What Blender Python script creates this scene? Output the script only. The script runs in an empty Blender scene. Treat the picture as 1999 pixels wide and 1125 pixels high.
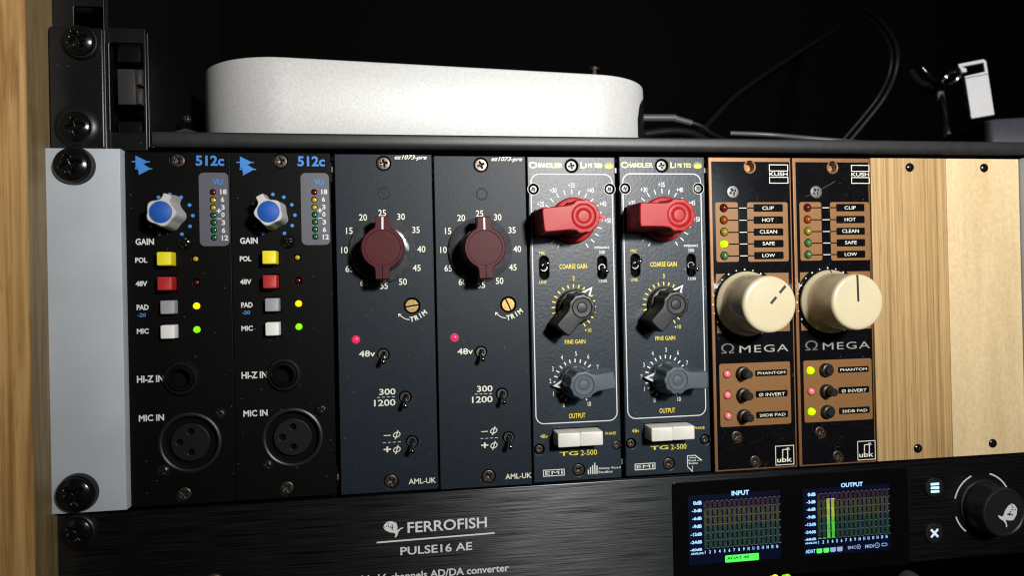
import bpy, math, random
from math import sin, cos, pi, radians as R
random.seed(7)
MM = 0.001
sc = bpy.context.scene
col = sc.collection

# ------------------------------------------------------------------ camera
cd = bpy.data.cameras.new('camera')
cd.sensor_width = 36
cd.lens = 1502.897 / 1999 * 36
cd.clip_start = 0.01
cd.clip_end = 20
cd.dof.use_dof = True
cd.dof.focus_distance = 0.310
cd.dof.aperture_fstop = 11
cam = bpy.data.objects.new('camera', cd)
cam.location = (94.348*MM, -306.661*MM, -55.223*MM)
cam.rotation_euler = (1.57592972, 0.0214465041, -0.164256366)
col.objects.link(cam)
sc.camera = cam

# ------------------------------------------------------------------ world, exposure, lamps
w = bpy.data.worlds.new('World')
sc.world = w
w.use_nodes = True
w.node_tree.nodes['Background'].inputs[0].default_value = (.75, .85, 1, 1)
w.node_tree.nodes['Background'].inputs[1].default_value = .004
sc.view_settings.view_transform = 'Standard'
sc.view_settings.look = 'None'
sc.view_settings.gamma = 1
sc.view_settings.exposure = 0
sc.cycles.pixel_filter_type = 'BLACKMAN_HARRIS'
sc.cycles.filter_width = 1.15

def lamp(name, loc, target, power, size, color, spread=180, size_y=None):
    l = bpy.data.lights.new(name, 'AREA')
    l.shape = 'ELLIPSE' if size_y else 'DISK'
    l.size = size*MM
    if size_y:
        l.size_y = size_y*MM
    l.energy = power
    l.color = color
    l.spread = R(spread)
    o = bpy.data.objects.new(name, l)
    o.location = [c*MM for c in loc]
    from mathutils import Vector
    d = Vector(target) - Vector(loc)
    o.rotation_euler = d.to_track_quat('-Z', 'Y').to_euler()
    col.objects.link(o)
    return o
lamp('desk_lamp', (290, -560, 100), (225, 0, 112), 1.62, 58, (1, .975, .93), spread=82)
lamp('monitor_glow', (372, -430, 25), (230, 0, -60), .17, 120, (.78, .92, 1), spread=150, size_y=90)

# ------------------------------------------------------------------ materials
MATS = {}
def mat(name, c, rough=.5, metal=0, spec=.5, bump=None, vary=None, rvary=0, dust=0, dustc=(.35, .34, .32), emit=0, coat=0, stretch=(1, 1, 1), trans=0, alpha=1, ecol=None, scratch=0):
    m = bpy.data.materials.new(name)
    m.use_nodes = True
    nt = m.node_tree; N = nt.nodes; L = nt.links
    b = N['Principled BSDF']
    b.inputs['Base Color'].default_value = (*c, 1)
    b.inputs['Roughness'].default_value = rough
    b.inputs['Metallic'].default_value = metal
    b.inputs['Specular IOR Level'].default_value = spec
    b.inputs['Coat Weight'].default_value = coat
    b.inputs['Coat Roughness'].default_value = .08
    b.inputs['Transmission Weight'].default_value = trans
    b.inputs['Alpha'].default_value = alpha
    if emit:
        b.inputs['Emission Color'].default_value = (*(ecol or c), 1)
        b.inputs['Emission Strength'].default_value = emit
    geo = N.new('ShaderNodeNewGeometry')
    sca = N.new('ShaderNodeVectorMath'); sca.operation = 'MULTIPLY'
    sca.inputs[1].default_value = tuple(1000*s for s in stretch)
    L.new(geo.outputs['Position'], sca.inputs[0])
    base = None
    if vary:                       # (scale per mm, amount)
        n = N.new('ShaderNodeTexNoise'); n.inputs['Scale'].default_value = vary[0]; n.inputs['Detail'].default_value = 5
        L.new(sca.outputs[0], n.inputs['Vector'])
        mr = N.new('ShaderNodeMapRange'); mr.inputs[1].default_value = .3; mr.inputs[2].default_value = .7
        mr.inputs[3].default_value = 1-vary[1]; mr.inputs[4].default_value = 1+vary[1]
        L.new(n.outputs[0], mr.inputs[0])
        mx = N.new('ShaderNodeVectorMath'); mx.operation = 'SCALE'; mx.inputs[0].default_value = c
        L.new(mr.outputs[0], mx.inputs['Scale'])
        base = mx.outputs[0]
        if rvary:
            m2 = N.new('ShaderNodeMapRange'); m2.inputs[1].default_value = .3; m2.inputs[2].default_value = .7
            m2.inputs[3].default_value = max(.02, rough-rvary); m2.inputs[4].default_value = rough+rvary
            L.new(n.outputs[0], m2.inputs[0]); L.new(m2.outputs[0], b.inputs['Roughness'])
    def over(fac, colr, base):
        mixn = N.new('ShaderNodeMix'); mixn.data_type = 'RGBA'
        L.new(fac, mixn.inputs['Factor'])
        if base: L.new(base, mixn.inputs['A'])
        else: mixn.inputs['A'].default_value = (*c, 1)
        mixn.inputs['B'].default_value = (*colr, 1)
        return mixn.outputs['Result']
    if dust:                       # sparse specks of dust lying on the surface
        v = N.new('ShaderNodeTexVoronoi'); v.inputs['Scale'].default_value = .55
        sc2 = N.new('ShaderNodeVectorMath'); sc2.operation = 'MULTIPLY'; sc2.inputs[1].default_value = (1000, 1000, 1000)
        L.new(geo.outputs['Position'], sc2.inputs[0]); L.new(sc2.outputs[0], v.inputs['Vector'])
        lt = N.new('ShaderNodeMath'); lt.operation = 'LESS_THAN'; lt.inputs[1].default_value = .075
        L.new(v.outputs['Distance'], lt.inputs[0])
        sep = N.new('ShaderNodeSeparateColor'); L.new(v.outputs['Color'], sep.inputs[0])
        gt = N.new('ShaderNodeMath'); gt.operation = 'GREATER_THAN'; gt.inputs[1].default_value = 1-.13*dust
        L.new(sep.outputs[0], gt.inputs[0])
        mu = N.new('ShaderNodeMath'); mu.operation = 'MULTIPLY'
        L.new(lt.outputs[0], mu.inputs[0]); L.new(gt.outputs[0], mu.inputs[1])
        m3 = N.new('ShaderNodeMath'); m3.operation = 'MULTIPLY'; m3.inputs[1].default_value = .5
        L.new(mu.outputs[0], m3.inputs[0])
        base = over(m3.outputs[0], dustc, base)
    if scratch:                    # hairline scratches
        wv = N.new('ShaderNodeTexNoise'); wv.inputs['Scale'].default_value = .12; wv.inputs['Detail'].default_value = 1; wv.inputs['Distortion'].default_value = .6
        s3 = N.new('ShaderNodeVectorMath'); s3.operation = 'MULTIPLY'; s3.inputs[1].default_value = (1000, 1000, 1000)
        L.new(geo.outputs['Position'], s3.inputs[0]); L.new(s3.outputs[0], wv.inputs['Vector'])
        ab = N.new('ShaderNodeMath'); ab.operation = 'SUBTRACT'; ab.inputs[1].default_value = .5; L.new(wv.outputs[0], ab.inputs[0])
        a2 = N.new('ShaderNodeMath'); a2.operation = 'ABSOLUTE'; L.new(ab.outputs[0], a2.inputs[0])
        l2 = N.new('ShaderNodeMath'); l2.operation = 'LESS_THAN'; l2.inputs[1].default_value = .0006*scratch; L.new(a2.outputs[0], l2.inputs[0])
        m4 = N.new('ShaderNodeMath'); m4.operation = 'MULTIPLY'; m4.inputs[1].default_value = .12; L.new(l2.outputs[0], m4.inputs[0])
        base = over(m4.outputs[0], (.4, .4, .4), base)
    if base: L.new(base, b.inputs['Base Color'])
    if bump:                       # (scale per mm, height mm)
        n = N.new('ShaderNodeTexNoise'); n.inputs['Scale'].default_value = bump[0]; n.inputs['Detail'].default_value = 3
        L.new(sca.outputs[0], n.inputs['Vector'])
        bp = N.new('ShaderNodeBump'); bp.inputs['Strength'].default_value = 1; bp.inputs['Distance'].default_value = bump[1]*MM
        L.new(n.outputs[0], bp.inputs['Height']); L.new(bp.outputs[0], b.inputs['Normal'])
    MATS[name] = m
    return m

def wood(name, dark, light, fx, fz, pores=.5, lines=.7, speck=0, rough=.45, axis=2):
    m = bpy.data.materials.new(name); m.use_nodes = True
    nt = m.node_tree; N = nt.nodes; L = nt.links; b = N['Principled BSDF']
    b.inputs['Roughness'].default_value = rough
    geo = N.new('ShaderNodeNewGeometry')
    def noise(vec, scale, det=6, dist=0.0):
        mu = N.new('ShaderNodeVectorMath'); mu.operation = 'MULTIPLY'; mu.inputs[1].default_value = tuple(1000*v for v in vec)
        L.new(geo.outputs['Position'], mu.inputs[0])
        n = N.new('ShaderNodeTexNoise'); n.inputs['Scale'].default_value = scale; n.inputs['Detail'].default_value = det; n.inputs['Distortion'].default_value = dist
        L.new(mu.outputs[0], n.inputs['Vector']); return n.outputs[0]
    g = noise((fx, fx, fz), 1, 8, .8)
    cr = N.new('ShaderNodeValToRGB'); e = cr.color_ramp.elements
    e[0].position = .32; e[0].color = (*dark, 1); e[1].position = .62; e[1].color = (*light, 1)
    mid = e.new(.47); mid.color = (*[(d+2*l)/3 for d, l in zip(dark, light)], 1)
    L.new(g, cr.inputs[0])
    out = cr.outputs[0]
    ln = noise((fx*3.1, fx*3.1, fz*1.3), 1, 3, .3)
    ml = N.new('ShaderNodeMapRange'); ml.inputs[1].default_value = .52; ml.inputs[2].default_value = .66; ml.inputs[3].default_value = 0; ml.inputs[4].default_value = lines
    L.new(ln, ml.inputs[0])
    m0 = N.new('ShaderNodeMix'); m0.data_type = 'RGBA'; L.new(ml.outputs[0], m0.inputs['Factor']); L.new(out, m0.inputs['A'])
    m0.inputs['B'].default_value = (*dark, 1); out = m0.outputs['Result']
    p = noise((fx*8, fx*8, fz*9), 1, 4)
    mr = N.new('ShaderNodeMapRange'); mr.inputs[1].default_value = .56; mr.inputs[2].default_value = .70; mr.inputs[3].default_value = 0; mr.inputs[4].default_value = pores
    L.new(p, mr.inputs[0])
    mx = N.new('ShaderNodeMix'); mx.data_type = 'RGBA'; L.new(mr.outputs[0], mx.inputs['Factor']); L.new(out, mx.inputs['A'])
    mx.inputs['B'].default_value = (*[d*.55 for d in dark], 1); out = mx.outputs['Result']
    if speck:
        q = noise((.7, .7, .45), 1, 3, .5)
        m2 = N.new('ShaderNodeMapRange'); m2.inputs[1].default_value = .4; m2.inputs[2].default_value = .6; m2.inputs[3].default_value = 1-speck; m2.inputs[4].default_value = 1+speck*.4
        L.new(q, m2.inputs[0])
        s = N.new('ShaderNodeVectorMath'); s.operation = 'SCALE'; L.new(out, s.inputs[0]); L.new(m2.outputs[0], s.inputs['Scale']); out = s.outputs[0]
    L.new(out, b.inputs['Base Color'])
    bp = N.new('ShaderNodeBump'); bp.inputs['Distance'].default_value = .05*MM; bp.inputs['Strength'].default_value = .8; bp.invert = True
    L.new(p, bp.inputs['Height']); L.new(bp.outputs[0], b.inputs['Normal'])
    return m

M_black = mat('black_anodised', (.0020, .0019, .0020), .46, spec=.09, bump=(3, .012), vary=(.6, .2), dust=1)
M_void = mat('dark_hole', (.0015, .0015, .0015), .9, spec=.1)
M_steel_black = mat('black_powder_coated_steel', (.0045, .0045, .0045), .34, spec=.3, bump=(1.2, .03), vary=(.2, .2), dust=1)
M_lip = mat('black_tray_paint', (.017, .017, .018), .42, spec=.35, bump=(1.5, .03), vary=(.25, .15), dust=.7)
M_grey = mat('light_grey_powder_coat', (.40, .435, .475), .5, bump=(2.5, .012), vary=(.045, .07), dust=.5, dustc=(.12, .12, .12))
M_navy = mat('navy_textured_paint', (.0085, .0135, .0205), .44, spec=.17, bump=(2.3, .05), vary=(.25, .12), dust=1)
M_tg = mat('slate_hammered_paint', (.013, .021, .030), .37, spec=.26, bump=(.75, .06), vary=(.15, .12), dust=.5)
M_gloss = mat('black_gloss_lacquer', (.0035, .0035, .0045), .15, spec=.2, bump=(.3, .012), vary=(.08, .2), dust=1, scratch=1)
M_copper = mat('copper_tone_metal', (.21, .10, .04), .4, metal=.4, bump=(3, .006), vary=(.5, .08))
M_copper_print = mat('copper_print', (.21, .10, .032), .45, metal=.1, spec=.3, vary=(.5, .05))
M_white_print = mat('white_print', (.60, .62, .60), .5)
M_cream_print = mat('cream_print', (.68, .68, .56), .5)
M_blue_print = mat('blue_print', (.035, .19, .54), .5)
M_yellow_print = mat('yellow_print', (.72, .58, .03), .5)
M_gold_print = mat('gold_print', (.62, .52, .12), .35, metal=.2)
M_dim_print = mat('dull_etched_print', (.10, .105, .09), .5)
M_omega_print = mat('etched_letters', (.42, .43, .37), .35, metal=.5)
M_patch = mat('grey_blue_print', (.085, .09, .11), .4)
M_screw_black = mat('black_oxide_screw', (.02, .018, .016), .26, metal=.6, bump=(2, .02), vary=(1, .3))
M_screw_brown = mat('worn_brown_screw', (.09, .072, .06), .33, metal=.85, bump=(3, .02), vary=(1.4, .35))
M_screw_steel = mat('zinc_screw', (.13, .125, .12), .42, metal=.6, bump=(3, .02), vary=(1.4, .25))
M_rack_screw = mat('glossy_black_screw', (.006, .006, .006), .17, metal=.3, bump=(1, .03))
M_washer = mat('black_plastic_washer', (.007, .007, .008), .36, spec=.35)
M_brass = mat('brass', (.25, .17, .06), .42, metal=.9, bump=(4, .02), vary=(1, .3))
M_chrome = mat('dark_chrome', (.42, .40, .38), .16, metal=1)
M_toggle = mat('toggle_bushing_metal', (.16, .15, .14), .3, metal=.9, bump=(3, .02))
M_burg = mat('burgundy_plastic', (.055, .0035, .007), .48, spec=.16, bump=(2, .012), vary=(.4, .08), dust=.6)
M_acryl = mat('smoky_clear_skirt', (.05, .053, .058), .12, spec=.7, coat=.5, vary=(.4, .2), rvary=.06)
M_kblack = mat('black_knob_plastic', (.011, .011, .012), .36, spec=.35, bump=(2.5, .02))
M_insert = mat('matt_black_insert', (.005, .005, .005), .5, spec=.2)
M_kred = mat('red_knob_plastic', (.33, .007, .009), .42, spec=.22, bump=(2.5, .02), vary=(.3, .06), dust=.4)
M_kgrey = mat('slate_knob_plastic', (.060, .080, .097), .38, bump=(2.5, .012))
M_cream = mat('cream_bakelite', (.56, .485, .32), .25, coat=.3, bump=(.15, .02), vary=(.12, .04), dust=.5, dustc=(.08, .06, .03))
M_cream_mark = mat('knob_marker_line', (.01, .012, .012), .4)
M_kwhite = mat('pale_grey_plastic', (.50, .49, .48), .42, vary=(.4, .06))
M_kblue = mat('blue_knob_cap', (.011, .08, .37), .55, spec=.3, bump=(5, .02), vary=(1.2, .1))
M_btn_white = mat('ivory_button', (.64, .62, .57), .4, vary=(.3, .03))
M_btn_wht2 = mat('white_button', (.72, .71, .68), .45)
M_btn_grey = mat('grey_button', (.30, .30, .32), .45)
M_btn_red = mat('red_button', (.40, .016, .014), .45)
M_btn_yel = mat('yellow_button', (.78, .66, .012), .45)
M_alu = mat('bead_blasted_aluminium', (.43, .43, .425), .5, metal=.1, spec=.35, bump=(2.2, .05), vary=(1.1, .10), scratch=.6)
M_alu_dark = mat('black_port_panel', (.006, .006, .006), .3)
M_usb = mat('brushed_usb_metal', (.30, .30, .31), .5, metal=.1, bump=(2, .02), vary=(.6, .06))
M_ring = mat('steel_key_ring', (.6, .57, .52), .18, metal=1)
M_box = mat('slate_metal_case', (.045, .048, .062), .4, metal=.3, vary=(.3, .1))
M_cable = mat('black_cable_rubber', (.004, .004, .0042), .5, spec=.2)
M_cable_l = mat('grey_plug_moulding', (.05, .05, .053), .4)
M_foil = mat('dark_plastic_offcut', (.05, .05, .05), .3)
M_screen = mat('screen_glass', (.0025, .0025, .003), .12)
M_lcd = mat('lit_lcd_navy', (.002, .003, .012), .25, emit=1, ecol=(.0007, .001, .006))
M_ui = mat('lit_pale_blue', (.2, .4, .6), .5, emit=1, ecol=(.30, .58, .95))
M_ui_dim = mat('lit_grey_blue', (.1, .1, .15), .5, emit=1, ecol=(.22, .34, .62))
M_tick = mat('lit_grid_grey', (.05, .05, .06), .5, emit=1, ecol=(.16, .17, .20))
M_pill = mat('lit_green_tag', (.05, .4, .05), .5, emit=1, ecol=(.06, .95, .08))
M_pilltxt = mat('unlit_tag_text', (.0, .01, .0), .8, spec=.1)
M_icon = mat('lit_button_icon', (.3, .6, .7), .5, emit=1, ecol=(.42, .82, .95))
M_icon2 = mat('lit_button_icon_pale', (.4, .5, .6), .5, emit=1, ecol=(.40, .48, .58))
def led(name, c, e): return mat(name, c, .25, emit=e, ecol=c if max(c) > .3 else [min(1, v*4) for v in c])
L_yel = mat('led_lit_yellow', (.9, .6, .0), .3, emit=1.15, ecol=(1, .62, .0))
L_grn = mat('led_lit_green', (.2, .9, .0), .3, emit=1.1, ecol=(.17, .95, .0))
L_lime = mat('led_lit_lime', (.4, .9, .0), .3, emit=1.15, ecol=(.42, 1, .0))
L_pink = mat('led_lit_red', (.9, .02, .1), .3, emit=1.1, ecol=(1, .005, .06))
L_rose = mat('led_dull_rose', (.72, .20, .21), .25, emit=.12, ecol=(.8, .1, .1), coat=.5)
L_off_red = mat('led_off_red', (.10, .004, .006), .15, coat=.6)
L_off_or = mat('led_off_orange', (.25, .045, .008), .15, coat=.6)
L_off_yel = mat('led_off_yellow', (.42, .30, .01), .2, coat=.6)
L_off_olive = mat('led_off_olive', (.24, .21, .02), .15, coat=.6)
L_off_grn = mat('led_off_green', (.008, .11, .03), .2, coat=.6)
L_off_grn2 = mat('led_off_green_pale', (.045, .14, .05), .15, coat=.6)
L_sig_y = mat('led_signal_yellow', (.9, .6, .0), .3, emit=1.2, ecol=(.9, .62, .02))
W_oak = wood('oak_veneer', (.27, .155, .055), (.47, .31, .135), .42, .0045, pores=.8)
W_maple = wood('maple_veneer', (.55, .405, .215), (.66, .50, .29), .10, .01, pores=.08, lines=.15, speck=.08)
W_side = wood('oiled_oak_board', (.27, .135, .04), (.52, .31, .115), .20, .010, pores=.4, rough=.38)
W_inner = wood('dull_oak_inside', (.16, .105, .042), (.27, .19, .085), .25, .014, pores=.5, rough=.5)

# brushed black aluminium of the converter front
M_brush = bpy.data.materials.new('brushed_black_aluminium'); M_brush.use_nodes = True
_n = M_brush.node_tree; _b = _n.nodes['Principled BSDF']
_b.inputs['Base Color'].default_value = (.05, .052, .055, 1); _b.inputs['Metallic'].default_value = .9; _b.inputs['Roughness'].default_value = .36; _b.inputs['Anisotropic'].default_value = .85
_t = _n.nodes.new('ShaderNodeCombineXYZ'); _t.inputs[2].default_value = 1; _n.links.new(_t.outputs[0], _b.inputs['Tangent'])
_g = _n.nodes.new('ShaderNodeNewGeometry')
def _bn(vec, det):
    mu = _n.nodes.new('ShaderNodeVectorMath'); mu.operation = 'MULTIPLY'; mu.inputs[1].default_value = vec
    _n.links.new(_g.outputs['Position'], mu.inputs[0])
    n = _n.nodes.new('ShaderNodeTexNoise'); n.inputs['Scale'].default_value = 1; n.inputs['Detail'].default_value = det
    _n.links.new(mu.outputs[0], n.inputs['Vector']); return n.outputs[0]
_f = _bn((38, 38, 2600), 7)
_c = _n.nodes.new('ShaderNodeMapRange'); _c.inputs[1].default_value = .3; _c.inputs[2].default_value = .7; _c.inputs[3].default_value = .1; _c.inputs[4].default_value = 2.3
_n.links.new(_f, _c.inputs[0])
_s = _n.nodes.new('ShaderNodeVectorMath'); _s.operation = 'SCALE'; _s.inputs[0].default_value = (.036, .037, .039)
_n.links.new(_c.outputs[0], _s.inputs['Scale']); _n.links.new(_s.outputs[0], _b.inputs['Base Color'])
_p = _n.nodes.new('ShaderNodeBump'); _p.inputs['Distance'].default_value = .02*MM
_n.links.new(_f, _p.inputs['Height']); _n.links.new(_p.outputs[0], _b.inputs['Normal'])

# ------------------------------------------------------------------ geometry helpers (millimetres in, metres out; -Y faces the viewer)
def link(name, me, mat_, parent=None, loc=None, rot=None):
    o = bpy.data.objects.new(name, me)
    col.objects.link(o)
    if mat_ and not me.materials: me.materials.append(mat_)
    if parent: o.parent = parent
    if loc: o.location = [c*MM for c in loc]
    if rot: o.rotation_euler = rot
    return o
def mesh(name, vs, fs, smooth=None):
    me = bpy.data.meshes.new(name)
    me.from_pydata([(x*MM, y*MM, z*MM) for x, y, z in vs], [], fs)
    me.validate()
    if smooth is not None:
        me.shade_smooth(); me.set_sharp_from_angle(angle=R(smooth))
    return me
def obj(name, vs, fs, m, parent=None, smooth=None, loc=None, rot=None):
    return link(name, mesh(name, vs, fs, smooth), m, parent, loc, rot)
def empty(name, loc, label, cat, group=None):
    o = bpy.data.objects.new(name, None); col.objects.link(o)
    o.empty_display_size = .01
    o.location = [c*MM for c in loc]
    tag(o, label, cat, group)
    return o
def tag(o, label, cat, group=None, kind=None):
    o['label'] = label; o['category'] = cat
    if group: o['group'] = group
    if kind: o['kind'] = kind
    return o

class MB:
    def __init__(s): s.v = []; s.f = []
    def add(s, vs, fs):
        n = len(s.v); s.v += vs; s.f += [tuple(i+n for i in f) for f in fs]; return s
    def loft(s, rings, cap0=True, cap1=True):
        n = len(rings[0]); vs = [p for r in rings for p in r]; fs = []
        for k in range(len(rings)-1):
            for i in range(n):
                j = (i+1) % n
                fs.append((k*n+i, k*n+j, (k+1)*n+j, (k+1)*n+i))
        if cap0: fs.append(tuple(range(n-1, -1, -1)))
        if cap1: fs.append(tuple((len(rings)-1)*n+i for i in range(n)))
        return s.add(vs, fs)
    def lathe(s, prof, cx=0, cz=0, n=48, cap0=False, cap1=True):
        # prof: (radius, y) from back to front
        rings = [[(cx+r*cos(2*pi*i/n), y, cz+r*sin(2*pi*i/n)) for i in range(n)] for r, y in prof]
        return s.loft(rings, cap0, cap1)
    def box(s, x0, x1, y0, y1, z0, z1, b=0.0):
        # y0 = front; bevelled
        def ring(ins, y): return [(x0+ins, y, z0+ins), (x1-ins, y, z0+ins), (x1-ins, y, z1-ins), (x0+ins, y, z1-ins)]
        if b: return s.loft([ring(b, y1), ring(0, y1-b), ring(0, y0+b), ring(b*.3, y0+b*.3), ring(b, y0)])
        return s.loft([ring(0, y1), ring(0, y0)])
    def quad(s, pts, y=0):
        return s.add([(x, y, z) for x, z in pts], [tuple(range(len(pts)))])
    def tube(s, pts, r, n=12, caps=True):
        from mathutils import Vector
        P = [Vector(p) for p in pts]; rings = []
        up = Vector((0, 0, 1))
        for i, p in enumerate(P):
            t = (P[min(i+1, len(P)-1)] - P[max(i-1, 0)]).normalized()
            a = t.cross(up)
            if a.length < 1e-3: a = t.cross(Vector((0, 1, 0)))
            a.normalize(); bb = t.cross(a)
            rr = r[i] if isinstance(r, (list, tuple)) else r
            rings.append([tuple(p + a*rr*cos(2*pi*k/n) + bb*rr*sin(2*pi*k/n)) for k in range(n)])
        return s.loft(rings, caps, caps)
    def stroke(s, pts, wd, y=0, closed=False):
        n = len(pts); L_ = []; R_ = []
        for i, (x, z) in enumerate(pts):
            if closed: a, b_ = pts[i-1], pts[(i+1) % n]
            else: a, b_ = pts[max(i-1, 0)], pts[min(i+1, n-1)]
            dx, dz = b_[0]-a[0], b_[1]-a[1]; l = math.hypot(dx, dz) or 1
            nx, nz = -dz/l*wd/2, dx/l*wd/2
            if closed or 0 < i < n-1:
                p, q = pts[i-1], pts[(i+1) % n]
                u = (x-p[0], z-p[1]); v_ = (q[0]-x, q[1]-z)
                c_ = (u[0]*v_[0]+u[1]*v_[1])/((math.hypot(*u)*math.hypot(*v_)) or 1)
                k = 1/max(.5, math.sqrt(max(.01, (1+c_)/2))); nx *= k; nz *= k
            L_.append((x+nx, y, z+nz)); R_.append((x-nx, y, z-nz))
        m = n if closed else n-1
        return s.add(L_+R_, [(i, n+i, n+(i+1) % n, (i+1) % n) for i in range(m)])
    def obj(s, name, m, parent=None, smooth=None, loc=None, rot=None):
        return obj(name, s.v, s.f, m, parent, smooth, loc, rot)

def circ(cx, cz, r, n=36): return [(cx+r*cos(2*pi*i/n), cz+r*sin(2*pi*i/n)) for i in range(n)]
def rr(x0, x1, z0, z1, r, n=6):
    pts = []
    for cx, cz, a in ((x1-r, z1-r, 0), (x0+r, z1-r, 90), (x0+r, z0+r, 180), (x1-r, z0+r, 270)):
        for k in range(n+1):
            t = R(a+90*k/n); pts.append((cx+r*cos(t), cz+r*sin(t)))
    return pts
def arc(cx, cz, r, a0, a1, n=16): return [(cx+r*cos(R(a0+(a1-a0)*i/n)), cz+r*sin(R(a0+(a1-a0)*i/n))) for i in range(n+1)]

def plate(name, outer, holes, y, thick, bevel, m, parent=None, loc=None, rot=None):
    """flat plate whose front face lies at y, cut by real holes"""
    cu = bpy.data.curves.new(name, 'CURVE'); cu.dimensions = '2D'; cu.fill_mode = 'BOTH'
    for loop in [outer]+list(holes):
        sp = cu.splines.new('POLY'); sp.points.add(len(loop)-1)
        for p, (a, b_) in zip(sp.points, loop): p.co = (a, b_, 0, 1)
        sp.use_cyclic_u = True
    if thick:
        cu.extrude = max(.001, thick/2-bevel); cu.bevel_depth = bevel; cu.offset = -bevel; cu.bevel_resolution = 1
    o = bpy.data.objects.new(name, cu)
    me = bpy.data.meshes.new_from_object(o)
    bpy.data.objects.remove(o); bpy.data.curves.remove(cu)
    me.name = name
    for v in me.vertices:
        a, b_, c_ = v.co; v.co = (a*MM, (y+thick/2-c_)*MM, b_*MM)
    me.shade_smooth(); me.set_sharp_from_angle(angle=R(35))
    me.materials.clear()
    return link(name, me, m, parent, loc, rot)

_glyph = {}
def glyphs(s, bold, shear, spacing):
    k = (s, bold, shear, spacing)
    if k not in _glyph:
        cu = bpy.data.curves.new('t', 'FONT'); cu.body = s; cu.size = 1; cu.offset = bold; cu.shear = shear; cu.space_character = spacing
        cu.resolution_u = 3; cu.fill_mode = 'FRONT'
        o = bpy.data.objects.new('t', cu); me = bpy.data.meshes.new_from_object(o)
        vs = [tuple(v.co) for v in me.vertices]; fs = [tuple(p.vertices) for p in me.polygons]
        bpy.data.objects.remove(o); bpy.data.curves.remove(cu); bpy.data.meshes.remove(me)
        xs = [v[0] for v in vs]; ys = [v[1] for v in vs]
        _glyph[k] = (vs, fs, min(xs), max(xs), min(ys), max(ys))
    return _glyph[k]
PY = -.04
def text(s, BL, TR, m, parent, bold=.004, shear=0, y=PY, name='lettering', rot=0, spacing=1, mb=None):
    vs, fs, x0, x1, y0, y1 = glyphs(s, bold, shear, spacing)
    wx, wz = TR[0]-BL[0], TR[1]-BL[1]
    cx, cz = (TR[0]+BL[0])/2, (TR[1]+BL[1])/2
    ca, sa = cos(R(rot)), sin(R(rot)); out = []
    for a, b_, _ in vs:
        u = ((a-x0)/(x1-x0)-.5)*wx; v = ((b_-y0)/(y1-y0)-.5)*wz
        out.append((cx+u*ca-v*sa, y, cz+u*sa+v*ca))
    if mb is not None: mb.add(out, fs); return mb
    return obj(name, out, fs, m, parent)
def textc(s, C, h, m, parent, cond=.8, **k):
    vs, fs, x0, x1, y0, y1 = glyphs(s, k.get('bold', .004), k.get('shear', 0), k.get('spacing', 1))
    wd = (x1-x0)/(y1-y0)*h*cond
    return text(s, (C[0]-wd/2, C[1]-h/2), (C[0]+wd/2, C[1]+h/2), m, parent, **k)

# polar height-field screw heads (unit radius), cut by a cross recess
def head_mesh(kind):
    nr, ns = 22, 64; vs = [(0, 0, 0)]; fs = []
    def ss(e0, e1, x):
        t = min(1, max(0, (x-e0)/(e1-e0))); return t*t*(3-2*t)
    dome, edge, depth, alen, awid = {'pan': (.42, .22, .38, .56, .12), 'flat': (.04, .10, .40, .58, .13), 'rack': (.27, .26, .42, .60, .11), 'pozi': (.30, .2, .3, .5, .1)}[kind]
    def h(r, t):
        y = edge + dome*(1-r**2.2)
        y -= edge*.55*ss(.90, 1.0, r)
        u, v = r*cos(t), r*sin(t)
        k = 0
        for a, b_ in ((u, v), (v, u)):
            wd = awid*(1.25-.55*abs(a)/alen)
            k = max(k, (1-ss(wd-.05, wd+.05, abs(b_)))*(1-ss(alen-.10, alen+.04, abs(a))))
        if kind == 'rack':
            u2, v2 = (u+v)*.7071, (u-v)*.7071
            for a, b_ in ((u2, v2), (v2, u2)):
                k = max(k, .35*(1-ss(.02, .06, abs(b_)))*(1-ss(.42, .5, abs(a))))
        return y - k*depth*(1-.35*r/alen if r < alen else .65)
    vs[0] = (0, -h(0, 0), 0)
    for i in range(1, nr+1):
        r = i/nr
        for j in range(ns):
            t = 2*pi*j/ns; vs.append((r*cos(t), -h(r, t), r*sin(t)))
    for j in range(ns): vs.append((cos(2*pi*j/ns), .3, sin(2*pi*j/ns)))
    for j in range(ns): fs.append((0, 1+j, 1+(j+1) % ns))
    for i in range(nr):
        for j in range(ns):
            a = 1+i*ns+j; b_ = 1+i*ns+(j+1) % ns
            fs.append((a, a+ns, b_+ns, b_))
    return mesh('screw_head_'+kind, vs, fs, 50)
_hm = {}
def screw(C, r, kind, m, parent, y=0.0, rot=0, name='screw'):
    k = (kind, m.name)
    if k not in _hm:
        me = head_mesh(kind); me.materials.append(m); _hm[k] = me
    o = link(name, _hm[k], m, parent, (C[0], y, C[1]), (0, -R(rot), 0))
    o.scale = (r, r, r)
    return o
def sunk_hole(C, r, parent, m=M_void, y=-.03, name='screw_hole'):
    mb = MB(); mb.lathe([(r, y), (r*.6, y+.001)], *C, n=32, cap1=True); return mb.obj(name, m, parent)
def led_dome(C, r, m, parent, h=.8, y=0, name='led', label=None):
    n = 6; prof = [(r, y+1.5)]+[(r*cos(pi/2*i/n), y-h*sin(pi/2*i/n)) for i in range(n)]+[(.02, y-h)]
    mb = MB(); mb.lathe(prof, *C, n=24); o = mb.obj(name, m, parent, 60)
    if label: o['label'] = label
    return o
def rim(C, r, wd, m, parent, y=0, name='led_rim'):
    mb = MB(); mb.lathe([(r+wd, y), (r+wd*.8, y-.12), (r+.05, y-.12), (r, y+.2)], *C, n=32, cap1=False); return mb.obj(name, m, parent, 40)
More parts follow.
